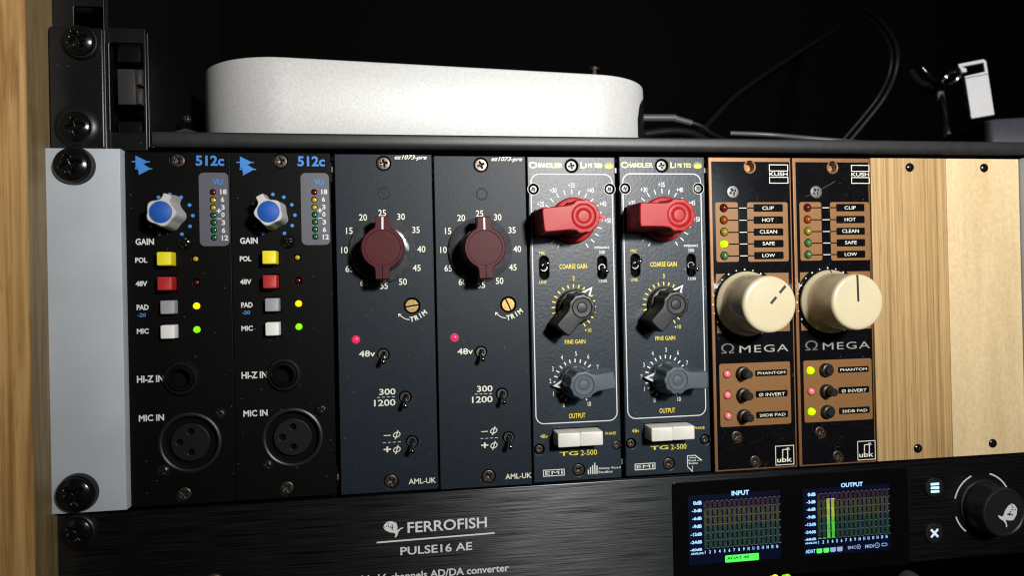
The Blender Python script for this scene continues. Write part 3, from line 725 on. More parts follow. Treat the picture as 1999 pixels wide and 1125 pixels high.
# ------------------------------------------------------------------ navy modules with burgundy knobs
def ez(ox, oz, wd, label, tilt, second):
    t = empty('navy_preamp_module', (ox, 0, oz), label, 'preamp module', 'two navy preamp modules with burgundy knobs')
    H1 = 132.95
    top = (18.82, -3.57); bot = (19.26, -128.85); trim = (28.80, -59.97); led_c = (6.83, -72.66)
    tg = [(17.24, -78.84), (25.38, -95.93), (27.71, -113.54)]
    panel(t, wd, H1, [circ(*top, 2.9, 28), circ(*bot, 2.9, 28), circ(*trim, 3.2, 28), circ(*led_c, 1.55, 20)] + [circ(*c, 2.45, 28) for c in tg], M_navy)
    backing(t, wd, H1)
    screw(top, 2.6, 'flat', M_screw_steel if 0 else M_screw_brown, t, .4, 12+10*second); screw(bot, 2.6, 'flat', M_screw_brown, t, .4, 30)
    text('ez1073-pre', (23.16, -2.47), (35.83, -0.24), M_cream_print, t, bold=.02, shear=.35)
    d = (19.04, -15.34)
    mb = MB(); mb.lathe([(2.45, 0), (2.3, -.07), (2.05, -.07), (1.9, -.01)], *d, n=36, cap1=False); mb.obj('plugged_hole', M_navy, t, 60)
    for s, c in (('10', (3.16, -37.58)), ('15', (5.16, -30.06)), ('20', (10.50, -24.83)), ('25', (17.92, -23.11)), ('30', (25.26, -24.65)), ('35', (31.01, -29.91)), ('40', (32.93, -37.58)), ('45', (30.98, -44.99)),
                 ('50', (25.45, -50.36)), ('55', (18.04, -51.83)), ('60', (10.44, -50.50)), ('65', (4.86, -44.92))):
        textc(s, c, 2.55, M_cream_print, t, cond=.92, bold=.008, name='scale_number')
    # knob with smoky skirt
    kc = (17.80, -37.79); rs = 12.79
    mb = MB(); mb.lathe([(rs, -.8), (rs, -1.3), (rs*.985, -1.6), (rs*.80, -2.6), (rs*.70, -2.9)], n=96, cap0=True)
    kn = mb.obj('gain_knob', M_acryl, t, 35, (kc[0], 0, kc[1]), (0, R(tilt), 0))
    rb = rs*.655
    mb = MB(); mb.lathe([(rb*1.04, -2.5), (rb*1.02, -6), (rb*.98, -9.5)], n=64); mb.obj('knob_body', M_kblack, kn, 40)
    def wing(a, grow):
        c, s_ = abs(cos(a)), abs(sin(a)); r = rb*.955
        hw, hl = 2.55, rs*.93
        cand = min(hw/max(c, .001), hl/max(s_, .001))
        # blend circle and bar
        k = 8; v = (r**k + min(cand, hl*1.05)**k)**(1/k) if cand > r*.55 else r
        return v + grow
    N_ = 180
    def wr(g_, y): return [(wing(2*pi*i/N_, g_)*cos(2*pi*i/N_), y, wing(2*pi*i/N_, g_)*sin(2*pi*i/N_)) for i in range(N_)]
    mb = MB(); mb.loft([wr(.1, -8.5), wr(0, -10), wr(-.0, -15.2), wr(-.12, -15.7), wr(-.4, -16.0)], True, False)
    ci = rb*.80
    c1 = [(ci*cos(2*pi*i/N_), -16.0, ci*sin(2*pi*i/N_)) for i in range(N_)]
    c2 = [((ci-.2)*cos(2*pi*i/N_), -15.7, (ci-.2)*sin(2*pi*i/N_)) for i in range(N_)]
    mb.loft([wr(-.4, -16.0), c1, c2], False, True)
    mb.obj('knob_grip', M_burg, kn, 38)
    mb = MB(); mb.box(-.36, .36, -16.08, -15.9, ci+.15, rs*.90, 0); mb.obj('pointer_line', M_white_print, kn)
    mb = MB(); mb.box(-.12, .12, -16.03, -15.9, -rs*.90, -ci-.1, 0); mb.obj('mould_seam', M_void, kn)
    # trim screw, lamp, arrow
    s = MB(); s.lathe([(2.65, 2.2), (2.65, .2), (2.5, 0.0)], n=36); ts = s.obj('trim_screw', M_brass, t, 40, (trim[0], 0, trim[1]), (0, -R([8, -65][second]), 0))
    s = MB(); s.box(-2.6, 2.6, -.05, .0, -.28, .28); s.obj('screw_slot', M_void, ts)
    mb = MB(); ar = [(23.66, -63.31), (24.61, -64.09), (25.71, -64.87), (26.75, -65.28), (27.80, -65.38)]
    mb.stroke(ar, .3, PY); a = (23.29, -62.70)
    mb.stroke([(23.56, -64.14), (23.51, -63.08), (24.55, -63.26)], .3, PY)
    mb.obj('trim_arrow', M_cream_print, t)
    for ch, c, an in (('T', (28.70, -65.25), 4), ('R', (30.52, -64.70), 18), ('I', (31.96, -63.90), 28), ('M', (33.56, -62.88), 38)):
        textc(ch, c, 2.0, M_cream_print, t, cond=.95, bold=.03, rot=an)
    rim(led_c, 1.5, .3, M_toggle, t); led_dome(led_c, 1.42, L_pink, t, .8, -.1, label='lit red lamp')
    text('48v', (7.87, -79.49), (14.10, -77.08), M_cream_print, t, bold=.015)
    text('300', (15.37, -94.75), (21.65, -92.31), M_cream_print, t, bold=.015)
    text('1200', (13.28, -99.07), (21.56, -96.52), M_cream_print, t, bold=.015)
    def dashes(p, q, n=4):
        mb = MB()
        for k in range(n):
            a, b2 = k/(n-.35), (k+.6)/(n-.35); mb.stroke([(p[0]+(q[0]-p[0])*a, p[1]+(q[1]-p[1])*a), (p[0]+(q[0]-p[0])*b2, p[1]+(q[1]-p[1])*b2)], .2, PY)
        mb.obj('dashed_line', M_cream_print, t)
    def phase_mark(c):
        mb = MB(); mb.stroke([(c[0]+1.25*cos(R(a))+.35*sin(R(a)), c[1]+1.0*sin(R(a))) for a in range(0, 360, 15)], .34, PY, True)
        mb.stroke([(c[0]-.55, c[1]-1.75), (c[0]+.55, c[1]+1.75)], .36, PY-.02); mb.obj('phase_symbol', M_cream_print, t)
    dashes((14.46, -95.61), (21.50, -95.61)); dashes((16.39, -113.46), (23.45, -113.46))
    text('–', (16.74, -110.86), (19.42, -110.54), M_cream_print, t, bold=.02); phase_mark((21.79, -110.59))
    text('+', (16.61, -117.30), (19.47, -115.05), M_cream_print, t, bold=.02); phase_mark((21.75, -116.45))
    for i, c in enumerate(tg): toggle(c, t, 22+2*i, rt=2.05, length=7.2, side=[0, -1, -2][i])
    text('AML-UK', (26.09, -130.40), (36.81, -128.26), M_cream_print, t, bold=.015)
    return t
ez(76.2, .1, 37.75, 'navy preamp module with burgundy knob and a nearly level trim slot', 1, 0)
ez(114.75, -.3, 37.05, 'navy preamp module with burgundy knob and a steeply turned trim slot', -1, 1)

# ------------------------------------------------------------------ slate modules with red, black and grey lever knobs
def lever_knob(t, C, name, m, H, rf, rg, lw, ll, ang, tipr, tipm=None, tilt=0):
    """round flange with a pointer; a lobed grip drawn out into a lever opposite the pointer (+X)"""
    mb = MB(); mb.lathe([(rf, -.5), (rf, -2.4), (rf*.95, -3.2), (rf*.8, -3.6)], n=72)
    k = mb.obj(name, m, t, 35, (C[0], 0, C[1]), (0, -R(ang), 0))
    # pointer wedge
    hw = rf*.42
    mb = MB()
    a = [(rf*.75, -.6, -hw), (tipr, -.6, 0), (rf*.75, -.6, hw)]; b_ = [(rf*.72, -3.4, -hw*.95), (tipr-.35, -2.2, 0), (rf*.72, -3.4, hw*.95)]
    mb.add(a+b_, [(0, 1, 4, 3), (1, 2, 5, 4), (3, 4, 5), (0, 3, 5, 2), (0, 2, 1)])
    mb.obj('pointer', m, k)
    mb = MB()
    for s_ in (-1, 1):
        p0 = (rf*.76, -3.44, s_*hw*.86); p1 = (tipr-.5, -2.3, 0); q0 = (rf*.78, -3.44, s_*hw*.48); q1 = (tipr-2.0, -2.62, 0)
        mb.add([p0, p1, q1, q0], [(0, 1, 2, 3)])
    mb.obj('pointer_edge', tipm or M_white_print, k)
    N_ = 240
    def out(a, sc_, g_):
        r = (rg + .20*cos(10*a))*sc_ + g_
        d = abs(abs((a+pi) % (2*pi) - pi) - pi)   # angle away from -X
        W_ = lw*sc_+g_; L1 = ll*(.97+.03*sc_)+g_
        if d < 1.2:
            c = min(L1/max(cos(d), .01), W_/max(sin(d), .001))
            r = (r**14 + c**14)**(1/14)
            r = min(r, math.hypot(L1, W_)-.35)
        return r
    def ring_(sc_, g_, y): return [(out(2*pi*i/N_, sc_, g_)*cos(2*pi*i/N_), y, out(2*pi*i/N_, sc_, g_)*sin(2*pi*i/N_)) for i in range(N_)]
    mb = MB(); mb.loft([ring_(1.12, .15, -2.6), ring_(1.06, .05, -5), ring_(1.0, 0, -H+.8), ring_(1.0, -.12, -H+.3), ring_(1.0, -.45, -H+.05)], False, False)
    c_out = rg*.72
    def cr(r, y): return [(r*cos(2*pi*i/N_), y, r*sin(2*pi*i/N_)) for i in range(N_)]
    mb.loft([ring_(1.0, -.45, -H+.05), cr(c_out+.25, -H), cr(c_out, -H+.30), cr(c_out-.25, -H+.1), cr(rg*.40, -H+.14), cr(rg*.36, -H+.36), cr(rg*.33, -H+.14), cr(rg*.1, -H+.06)], False, True)
    mb.obj('lever_grip', m, k, 40)
    return k
def tg(ox, oz, wd, label, a1, a2, a3, second):
    t = empty('slate_preamp_module', (ox, 0, oz), label, 'preamp module', 'two slate preamp modules with lever knobs')
    H1 = 132.6
    s0 = (18.50, -3.74); s1 = (2.43, -13.28); s2 = (34.45, -13.26); s3 = (18.78, -128.42); s4 = (2.57, -119.10); s5 = (35.00, -119.14)
    slots = [((6.15, -45.32)), ((30.58, -45.62))]
    sw = 1.94; sh = 4.75
    holes = [circ(*s0, 2.9, 28), circ(*s1, 2.25, 24), circ(*s2, 2.25, 24), circ(*s3, 2.6, 28), circ(*s4, 2.15, 24), circ(*s5, 2.15, 24)] + [rr(c[0]-sw, c[0]+sw, c[1]-sh, c[1]+sh, sw-.01, 8) for c in slots]
    panel(t, wd, H1, holes, M_tg, thick=3, bev=.3)
    backing(t, wd, H1)
    for c, r, k in ((s0, 2.2, 0), (s1, 1.55, 1), (s2, 1.6, 2), (s3, 2.35, 3), (s4, 1.6, 4), (s5, 1.6, 5)):
        screw(c, r, 'flat', M_screw_steel if k < 3 else M_screw_brown, t, .5, 15*k+10)
        mb = MB(); mb.lathe([(r+.7, 2.6), (r+.02, 2.0), (r, .2)], *c, n=28, cap1=False); mb.obj('screw_well', M_void, t)
    # white outline
    o1 = (1.22, -109.01); o2 = (35.72, -6.98)
    ring_o = rr(o1[0], o2[0], o1[1], o2[1], 3.6, 10); ring_i = rr(o1[0]+.42, o2[0]-.42, o1[1]+.42, o2[1]-.42, 3.2, 10)
    def cut(pts): return pts
    mb = MB(); n_ = len(ring_o)
    keep = lambda p: all(math.hypot(p[0]-c[0], p[1]-c[1]) > 2.2 for c in (s1, s2))
    def dens(r_):
        out = []
        for i in range(len(r_)):
            a, b_ = r_[i], r_[(i+1) % len(r_)]; L_ = math.hypot(b_[0]-a[0], b_[1]-a[1]); k = max(1, int(L_/.5))
            out += [(a[0]+(b_[0]-a[0])*j/k, a[1]+(b_[1]-a[1])*j/k) for j in range(k)]
        return out
    D_ = dens(rr(o1[0]+.2, o2[0]-.2, o1[1]+.2, o2[1]-.2, 3.4, 10)); run = []; first_gap = next(i for i, p in enumerate(D_) if not keep(p)); D_ = D_[first_gap:]+D_[:first_gap+1]
    for p in D_:
        if keep(p): run.append(p)
        else:
            if len(run) > 1: mb.stroke(run, .40, PY)
            run = []
    mb.obj('outline_print', M_white_print, t)
    for p in (s1, s2, s0): rim(p, [2.25, 2.25, 2.9][(s1, s2, s0).index(p)], .28, M_white_print if p != s0 else M_tg, t, .06, 'printed_ring')
    # maker's name in small capitals: big first letter, smaller rest
    def smallcaps(word, p, q, m):
        mb = MB(); n = len(word); wx = q[0]-p[0]; big = wx*.19; x = p[0]
        text(word[0], (x, p[1]-.1), (x+big, q[1]+.25), m, t, bold=.004, mb=mb); x += big+.15
        step = (q[0]-x)/(n-1)
        for ch in word[1:]:
            text(ch, (x+.08, p[1]+.1), (x+step*(.35 if ch == 'I' else .92), q[1]-.15), m, t, bold=.004, mb=mb); x += step
        mb.obj('lettering', m, t)
    smallcaps('CHANDLER', (0.76, -4.61), (14.66, -2.52), M_gold_print)
    smallcaps('LIMITED', (22.32, -4.54), (31.57, -2.59), M_gold_print)
    c = (34.35, -3.95); mb = MB(); mb.add([(c[0]+1.75*cos(2*pi*i/28), PY, c[1]+.95*sin(2*pi*i/28)) for i in range(28)], [tuple(range(28))])
    for k in range(7):
        a = R(25+130/6*k); mb.stroke([(c[0]+1.5*cos(a), c[1]+1.0*sin(a)+.1), (c[0]+2.2*cos(a), c[1]+1.9*sin(a))], .18, PY)
    mb.obj('sun_emblem', M_yellow_print, t)
    num = lambda s, c, h=2.05, m=M_white_print, cond=.66: textc(s, c, h, m, t, cond=cond, bold=.01, name='scale_number')
    for s, c in (('+25', (5.21, -19.38)), ('+30', (10.56, -13.83)), ('+35', (18.23, -11.68)), ('+40', (26.23, -13.83)), ('+45', (31.45, -19.35)), ('+50', (33.39, -26.28))): num(s, c)
    def ticks(C, r0, r1, wd_, m, a0=-60, a1=240, st=15):
        mb = MB(); a = a0
        while a <= a1+.1:
            mb.stroke([(C[0]+r0*cos(R(a)), C[1]+r0*sin(R(a))), (C[0]+r1*cos(R(a)), C[1]+r1*sin(R(a)))], wd_, PY); a += st
        mb.obj('scale_ticks', m, t)
    c1 = (18.35, -26.23); r = 11.85; ticks(c1, r-.95, r+.95, .42, M_white_print)
    c2 = (18.19, -61.65); r = 8.62; ticks(c2, r-.75, r+.7, .5, M_yellow_print)
    c3 = (18.22, -92.05); r = 8.46; ticks(c3, r-.75, r+.75, .5, M_white_print)
    lever_knob(t, c1, 'coarse_gain_knob', M_kred, 18.5, 9.3, 6.6, 4.8, 16.2, a1, 14.18, mat('red_edge_print', (.75, .1, .08), .4) if not MATS.get('red_edge_print') else MATS['red_edge_print'])
    lever_knob(t, c2, 'fine_gain_knob', M_kblack, 13.5, 7.18, 5.4, 3.5, 12.2, a2, 11.6)
    lever_knob(t, c3, 'output_knob', M_kgrey, 13.5, 6.78, 5.6, 3.5, 13.0, a3, 10.6)
    text('MIC', (4.23, -40.01), (6.78, -38.63), M_yellow_print, t); text('LINE', (4.01, -51.83), (6.99, -50.66), M_yellow_print, t)
    text('IMPEDANCE', (27.46, -37.90), (33.73, -36.90), M_white_print, t, bold=.02); text('300', (29.24, -40.04), (31.90, -38.65), M_white_print, t); text('1200', (28.97, -51.80), (32.43, -50.62), M_white_print, t)
    text('COARSE GAIN', (12.51, -45.97), (24.09, -44.01), M_yellow_print, t, bold=.01)
    textc('0', (18.35, -49.88), 2.0, M_yellow_print, t, cond=.6, name='scale_number'); text('+10', (22.55, -72.12), (25.33, -70.52), M_yellow_print, t, name='scale_number')
    text('FINE GAIN', (14.05, -76.73), (22.72, -75.00), M_yellow_print, t, bold=.01)
    for s, c in (('5', (18.66, -80.75)), ('4', (12.70, -82.09)), ('3', (8.80, -86.67)), ('2', (7.69, -91.51)), ('1', (8.82, -96.77)), ('0', (13.09, -101.61)), ('6', (23.78, -82.12)), ('7', (27.69, -86.63)), ('10', (23.81, -101.59))): num(s, c, 1.9)
    text('OUTPUT', (15.13, -107.14), (21.97, -105.15), M_yellow_print, t, bold=.01)
    for i, c in enumerate(slots):
        up_ = (i == 0)
        g_ = toggle((c[0], c[1]), t, -14 if up_ else 16, rt=1.6, length=7.5, side=2, name='slot_switch')
        g_.location.y = 1.2*MM
    # twin push buttons
    b0 = (8.67, -115.58); b1 = (27.88, -116.59); zt = (9.04, -111.47)[1]; zb = (12.91, -117.08)[1]
    x0 = (8.49, -113.97)[0]; x1 = (17.69, -114.45)[0]; x2 = (27.01, -113.96)[0]
    button(x0, x1-.04, zb, zt, -8.6, 1, M_btn_white, t, .35, label='left ivory push button, 48v')
    button(x1+.04, x2, zb, zt, -8.2, 1, M_btn_white, t, .35, label='right ivory push button, phase')
    mb = MB(); mb.quad(rr(x0-.5, x2+.5, zb-.5, zt+.6, .3, 2), -.02); mb.obj('button_opening', M_void, t)
    text('48v', (3.03, -114.64), (6.12, -113.10), M_yellow_print, t); text('PHASE', (30.38, -114.65), (34.86, -113.51), M_yellow_print, t)
    text('TG', (10.88, -122.25), (18.64, -120.63), M_yellow_print, t, bold=.015); text('2-500', (19.74, -122.55), (26.59, -120.41), M_yellow_print, t, bold=.005)
    a, b_ = (3.85, -130.28), (12.82, -127.52)
    plate('emi_badge', rr(a[0], b_[0], a[1], b_[1], .1, 1), [rr(a[0]+.35, b_[0]-.35, a[1]+.35, b_[1]-.35, .1, 1)], PY, 0, 0, M_white_print, t)
    text('EMI', (a[0]+.85, a[1]+.7), (b_[0]-.85, b_[1]-.7), M_white_print, t, bold=.012, spacing=1.1)
    if not second:
        mb = MB(); z0 = (24.28, -130.41)[1]
        for k, hh in enumerate((1.9, 2.9, 3.6, 4.6, 3.4)):
            x = (22.52, -130.30)[0]+k*.92; mb.quad([(x, z0), (x+.5, z0), (x+.5, z0+hh), (x, z0+hh)], PY)
        mb.obj('bar_logo', M_white_print, t)
        text('Abbey Road', (26.97, -128.95), (36.48, -127.84), M_white_print, t, bold=.01); text('Studios', (26.99, -130.27), (32.98, -129.26), M_white_print, t, bold=.01)
    else:
        mb = MB(); mb.stroke([(26.87, -129.99), (26.98, -125.47), (30.40, -125.50), (33.24, -127.88), (31.17, -127.76)], .35, PY); mb.stroke([(26.87, -129.99), (29.05, -132.18), (29.10, -129.81)], .35, PY)
        mb.obj('arrow_logo', M_white_print, t)
        for s, p, q in (('Abbey', (27.49, -126.89), (30.94, -126.05)), ('Road', (27.35, -127.96), (30.53, -127.16)), ('Studios', (27.33, -129.14), (31.43, -128.29))): text(s, p, q, M_white_print, t, bold=.02)
    return t
tg(152.5, -.3, 36.95, 'slate preamp module with red knob, beside the navy module', 5, 48, 187, 0)
tg(191.2, 0, 37.35, 'slate preamp module with red knob, beside the copper-edged module', -1, 46, 178, 1)

# ------------------------------------------------------------------ copper-edged black modules with cream knobs
def om(ox, oz, wd, label, ang, lit_safe, second):
    t = empty('copper_edged_module', (ox, 0, oz), label, 'preamp module', 'two copper-edged modules with cream knobs')
    H1 = 133.1
    leds = [(6.42, -21.58), (6.34, -26.68), (6.37, -31.77), (6.39, -36.81), (6.27, -41.85)]
    l2 = [(6.18, -91.89), (6.16, -100.85), (6.24, -109.67)]
    hole = (18.71, -4.06); s1 = (10.77, -14.73); s2 = (10.21, -118.65); s3 = (18.26, -129.51)
    P0 = [circ(*hole, 2.1, 28), circ(*s1, 2.95, 28), circ(*s2, 2.7, 28), circ(*s3, 2.75, 28)] + [circ(*c, 1.85, 24) for c in leds] + [circ(*c, 1.85, 24) for c in l2]
    panel(t, wd, H1, P0, M_copper, thick=3, bev=.3)
    backing(t, wd, H1)
    f0 = (1.31, -1.84); f1 = (37.10, -132.46)
    hh = [circ(*hole, 2.75, 28), circ(*s1, 3.0, 28), circ(*s2, 2.75, 28), circ(*s3, 2.8, 28)] + [circ(*c, 1.88, 24) for c in leds+l2]
    plate('black_face', rr(f0[0], wd-.65, -H1+.7, f0[1], .2, 2), hh, -.06, .05, 0, M_gloss, t)
    mb = MB(); mb.lathe([(2.75, -.05), (2.3, .3), (1.9, .9), (1.7, 3)], *hole, n=36, cap1=False); mb.lathe([(1.9, 3.1), (.1, 3.1)], *hole, n=20); mb.obj('empty_screw_hole', M_copper, t, 40)
    screw(s1, 2.75, 'flat', M_screw_steel, t, .15, 25+10*second)
    screw(s2, 2.35, 'flat', M_screw_brown, t, .5, 30); screw(s3, 2.35, 'flat', M_screw_brown, t, .5, 50)
    # emblem
    def frame(p, q, w_=.32): return plate('emblem_frame', rr(p[0], q[0], p[1], q[1], .05, 1), [rr(p[0]+w_, q[0]-w_, p[1]+w_, q[1]-w_, .05, 1)], -.13, 0, 0, M_cream_print, t)
    frame((27.46, -5.88), (36.21, -2.93)); frame((27.43, -11.12), (36.22, -8.29))
    text('KUSH', (27.51, -7.85), (36.02, -6.27), M_cream_print, t, bold=.012, y=-.13)
    # upper copper patches
    def patch(p, q, holes=(), r=.9, name='copper_patch'): return plate(name, rr(p[0], q[0], p[1], q[1], r, 5), holes, -.13, 0, 0, M_copper_print, t)
    patch((2.67, -44.44), (12.84, -19.14), [circ(*c, 1.9, 24) for c in leds])
    pills = [((19.93, -23.26), (33.40, -19.94)), ((19.85, -28.43), (33.37, -25.19)), ((19.78, -33.51), (33.34, -30.35)), ((19.75, -38.54), (33.32, -35.32)), ((19.73, -43.57), (33.24, -40.39))]
    patch((17.02, -44.56), (35.60, -19.19), [rr(p[0], q[0], p[1], q[1], .5, 4) for p, q in pills])
    mbk = MB(); mbw = MB()
    for c, (p, q) in zip(leds, pills):
        z = (p[1]+q[1])/2
        mbk.stroke([(c[0]+1.8, z), (p[0]+.1, z)], .5, -.17); mbw.stroke([((13.34, -28.81)[0], z), ((16.71, -28.83)[0], z)], .3, -.2)
    mbk.obj('connecting_lines', M_void, t); mbw.obj('dash_marks', M_cream_print, t)
    for s, p, q in (('CLIP', (23.90, -22.39), (29.20, -20.91)), ('HOT', (23.77, -27.52), (29.07, -26.01)), ('CLEAN', (22.50, -32.56), (30.45, -31.03)), ('SAFE', (23.72, -37.56), (29.27, -36.08)), ('LOW', (23.44, -42.64), (29.29, -41.23))):
        text(s, p, q, M_cream_print, t, bold=.004, y=-.17)
    for i, c in enumerate(leds):
        m = [L_off_red, L_off_or, L_off_olive, L_lime if lit_safe else L_off_grn2, L_off_grn2][i]
        led_dome(c, 1.6, m, t, 1.5, -.1, label=['dark red', 'orange', 'olive', 'lit lime' if lit_safe else 'dull green', 'dull green'][i]+' meter lamp')
    if second:
        mb = MB(); mb.stroke([(5.95, -16.72), (6.94, -16.35), (8.43, -15.80)], .10, -.2); mb.stroke([(13.07, -13.66), (14.93, -12.54), (17.69, -11.24), (19.56, -10.11)], .12, -.2)
        mb.obj('fine_scratch', M_dim_print, t)
    # middle patch behind the knob
    kc = (15.23, -62.35); p, q = (2.24, -74.56), (35.33, -49.47)
    mb = MB(); RR = 15.6
    for sx in (-1, 1):
        for sz in (-1, 1):
            X = q[0] if sx > 0 else p[0]; Z = q[1] if sz > 0 else p[1]
            dx, dz = abs(X-kc[0]), abs(Z-kc[1])
            if dx < RR*.3: continue
            pts = [(X, Z)]
            a0 = math.acos(min(1, dx/RR)) if dx < RR else 0; a1 = math.asin(min(1, dz/RR)) if dz < RR else pi/2
            arcp = [(kc[0]+sx*RR*cos(a0+(a1-a0)*k/14), kc[1]+sz*RR*sin(a0+(a1-a0)*k/14)) for k in range(15)]
            if dx > RR: arcp = [(X, kc[1])]+arcp
            arcp = arcp + ([(kc[0]+sx*RR*cos(a1), Z)] if dz >= RR else [])
            fs = pts+arcp
            mb.add([(x, -.13, z) for x, z in fs], [tuple(range(len(fs)))])
    mb.obj('knob_patch', M_copper_print, t)
    mb = MB()
    for k in range(11):
        a = R(240-30*k); mb.add([(x, -.14, z) for x, z in circ(kc[0]+14.6*cos(a), kc[1]+14.6*sin(a), .36, 10)], [tuple(range(10))])
    for k in range(10):
        a = R(225-30*k); mb.add([(x, -.14, z) for x, z in circ(kc[0]+14.6*cos(a), kc[1]+14.6*sin(a), .28, 10)], [tuple(range(10))])
    mb.obj('dial_dots', M_cream_print, t)
    textc('0', (1.68, -54.87), 1.5, M_cream_print, t, cond=.7, y=-.14)
    # cream knob
    mb = MB(); rf = 13.7; rb = 11.9; H = 21.5
    mb.lathe([(rf*.98, -.6), (rf, -1.2), (rf, -1.9), (rf*.985, -2.3), (rb*1.045, -3.5), (rb*1.02, -4.4), (rb*.99, -8), (rb*.965, -H+1.6), (rb*.95, -H+.8), (rb*.92, -H+.3), (rb*.87, -H+.05), (rb*.8, -H), (.1, -H)], n=128, cap0=True)
    kn = mb.obj('cream_knob', M_cream, t, 50, (kc[0], 0, kc[1]), (0, -R(ang), 0))
    if second:
        mb = MB(); mb.quad([(.2, -.46), (rb*.93, -.46), (rb*.93, .46), (.2, .46)], -H-.03)
    else:
        mb = MB(); mb.quad([(.4, -.55), (3.9, -.55), (3.9, .55), (.4, .55)], -H-.03); mb.quad([(6.1, -.55), (9.9, -.55), (9.9, .55), (6.1, .55)], -H-.03)
    mb.obj('marker_line', M_cream_mark, kn)
    mb = MB(); mb.add([(rb*1.05, -3.56, -.3), (rf*.985, -2.36, -.3), (rf*.985, -2.36, .3), (rb*1.05, -3.56, .3)], [(0, 1, 2, 3)]); mb.add([(rf*.985, -2.36, -.3), (rf+.03, -1.9, -.3), (rf+.03, -1.9, .3), (rf*.985, -2.36, .3)], [(0, 1, 2, 3)]); mb.obj('flange_mark', M_cream_mark, kn)
    # name
    text('Ω', (3.91, -83.19), (9.66, -79.00), M_dim_print, t, bold=-.0, y=-.14); text('MEGA', (12.07, -83.21), (34.41, -80.11), M_omega_print, t, bold=.0, y=-.14, spacing=1.15)
    # lower patch with three buttons
    pl = [((18.95, -93.50), (33.59, -90.89)), ((18.97, -102.52), (33.58, -99.69)), ((18.95, -111.44), (33.60, -108.59))]
    patch((2.80, -114.26), (34.99, -87.57), [circ(*c, 1.9, 24) for c in l2] + [rr(p[0], q[0], p[1], q[1], .5, 4) for p, q in pl])
    cols = [L_rose, L_rose, L_rose] if not second else [L_lime, L_rose, L_lime]
    for c, m in zip(l2, cols): led_dome(c, 1.62, m, t, 1.3, -.1, label='lit lime lamp' if m is L_lime else 'pinkish unlit lamp')
    for i, c in enumerate(((12.99, -91.78), (13.01, -100.87), (13.14, -109.86))):
        pressed = second and i != 1
        ln = 3.8 if pressed else 7.0
        mb = MB(); mb.lathe([(2.85, -.1), (2.85, -2.0), (2.6, -2.5), (2.0, -2.6), (1.75, -2.8), (1.7, -ln+.3), (1.45, -ln), (.1, -ln)], n=36); mb.obj('round_push_button', M_rack_screw if 0 else M_kblack, t, 35, (c[0], 0, c[1]))
    for s, p, q in (('PHANTOM', (20.06, -92.75), (32.72, -91.61)), ('Ø INVERT', (20.43, -102.07), (32.34, -100.67)), ('20DB PAD', (20.46, -110.77), (32.42, -109.56))):
        text(s, p, q, M_cream_print, t, bold=.004, y=-.17)
    a, b_ = (27.29, -131.89), (35.96, -123.50); frame(a, b_)
    text('ubk', (28.02, -130.63), (34.97, -128.45), M_cream_print, t, bold=.02, y=-.13)
    mb = MB(); mb.stroke([(30.64, -128.26), (30.72, -125.27), (33.04, -125.21)], .4, -.13); mb.stroke([(32.95, -128.48), (33.05, -124.65)], .45, -.14); mb.stroke([(32.55, -124.62), (34.14, -125.27), (33.41, -124.39)], .3, -.15)
    mb.obj('bar_emblem', M_cream_print, t)
    return t
om(230.3, 0, 37.5, 'copper-edged black module with cream knob turned to the upper right, next to the slate module', 47, True, 0)
om(268.7, 0, 36.3, 'copper-edged black module with cream knob pointing straight up, next to the oak panel', 91, False, 1)

# ------------------------------------------------------------------ wooden blanking panels
def blank(x0, x1, m, label, scr):
    t = empty('wooden_blank_panel', (x0, 0, 0), label, 'blank panel', 'wooden blank panels at the right end')
    plate('wood_face', rr(0, x1-x0, -132.9, .15, .2, 2), [], -.2, 5, .15, m, t)
    for p in scr: screw((p[0]-x0, p[1]), 2.0, 'pozi', M_rack_screw, t, -.2, 30)
blank(305.5, 342.35, W_oak, 'streaky brown oak blank panel beside the copper-edged module', ((324.39, -3.91), (325.08, -128.20)))
blank(342.5, 379.2, W_maple, 'pale maple blank panel at the right end of the row', ((361.46, -3.95), (362.43, -127.94)))

# ------------------------------------------------------------------ brushed black converter below
cv = empty('audio_converter', (190, 0, -178), 'brushed black rack converter with two lit level displays, running below all the modules', 'audio converter')
C0 = (-190, 0, 178)
def cvo(o): return o
sb0 = (209.82, -177.60); sb1 = (319.51, -136.29)
btns = [(332.18, -145.75), (331.46, -165.74)]
plate('front_panel', rr(-26.5, 405, -178, -133.9, .4, 2), [circ(*b_, 4.6, 40) for b_ in btns], -.3, 3, .25, M_brush, cv, C0)
x0, z1 = (210.79, -136.28); x1 = (319.41, -136.68)[0]
plate('screen_bezel', rr(x0, x1, -178.5, z1, 1.6, 6), [], -.75, .6, .15, M_screen, cv, C0)
def on(mb, name, m): return mb.obj(name, m, cv, None, C0)
def ctext(s, p, q, m, y, **k):
    mb = MB(); text(s, p, q, m, cv, y=y, mb=mb, **k); return mb.obj(k.get('name', 'lettering'), m, cv, None, C0)
YS = -.80
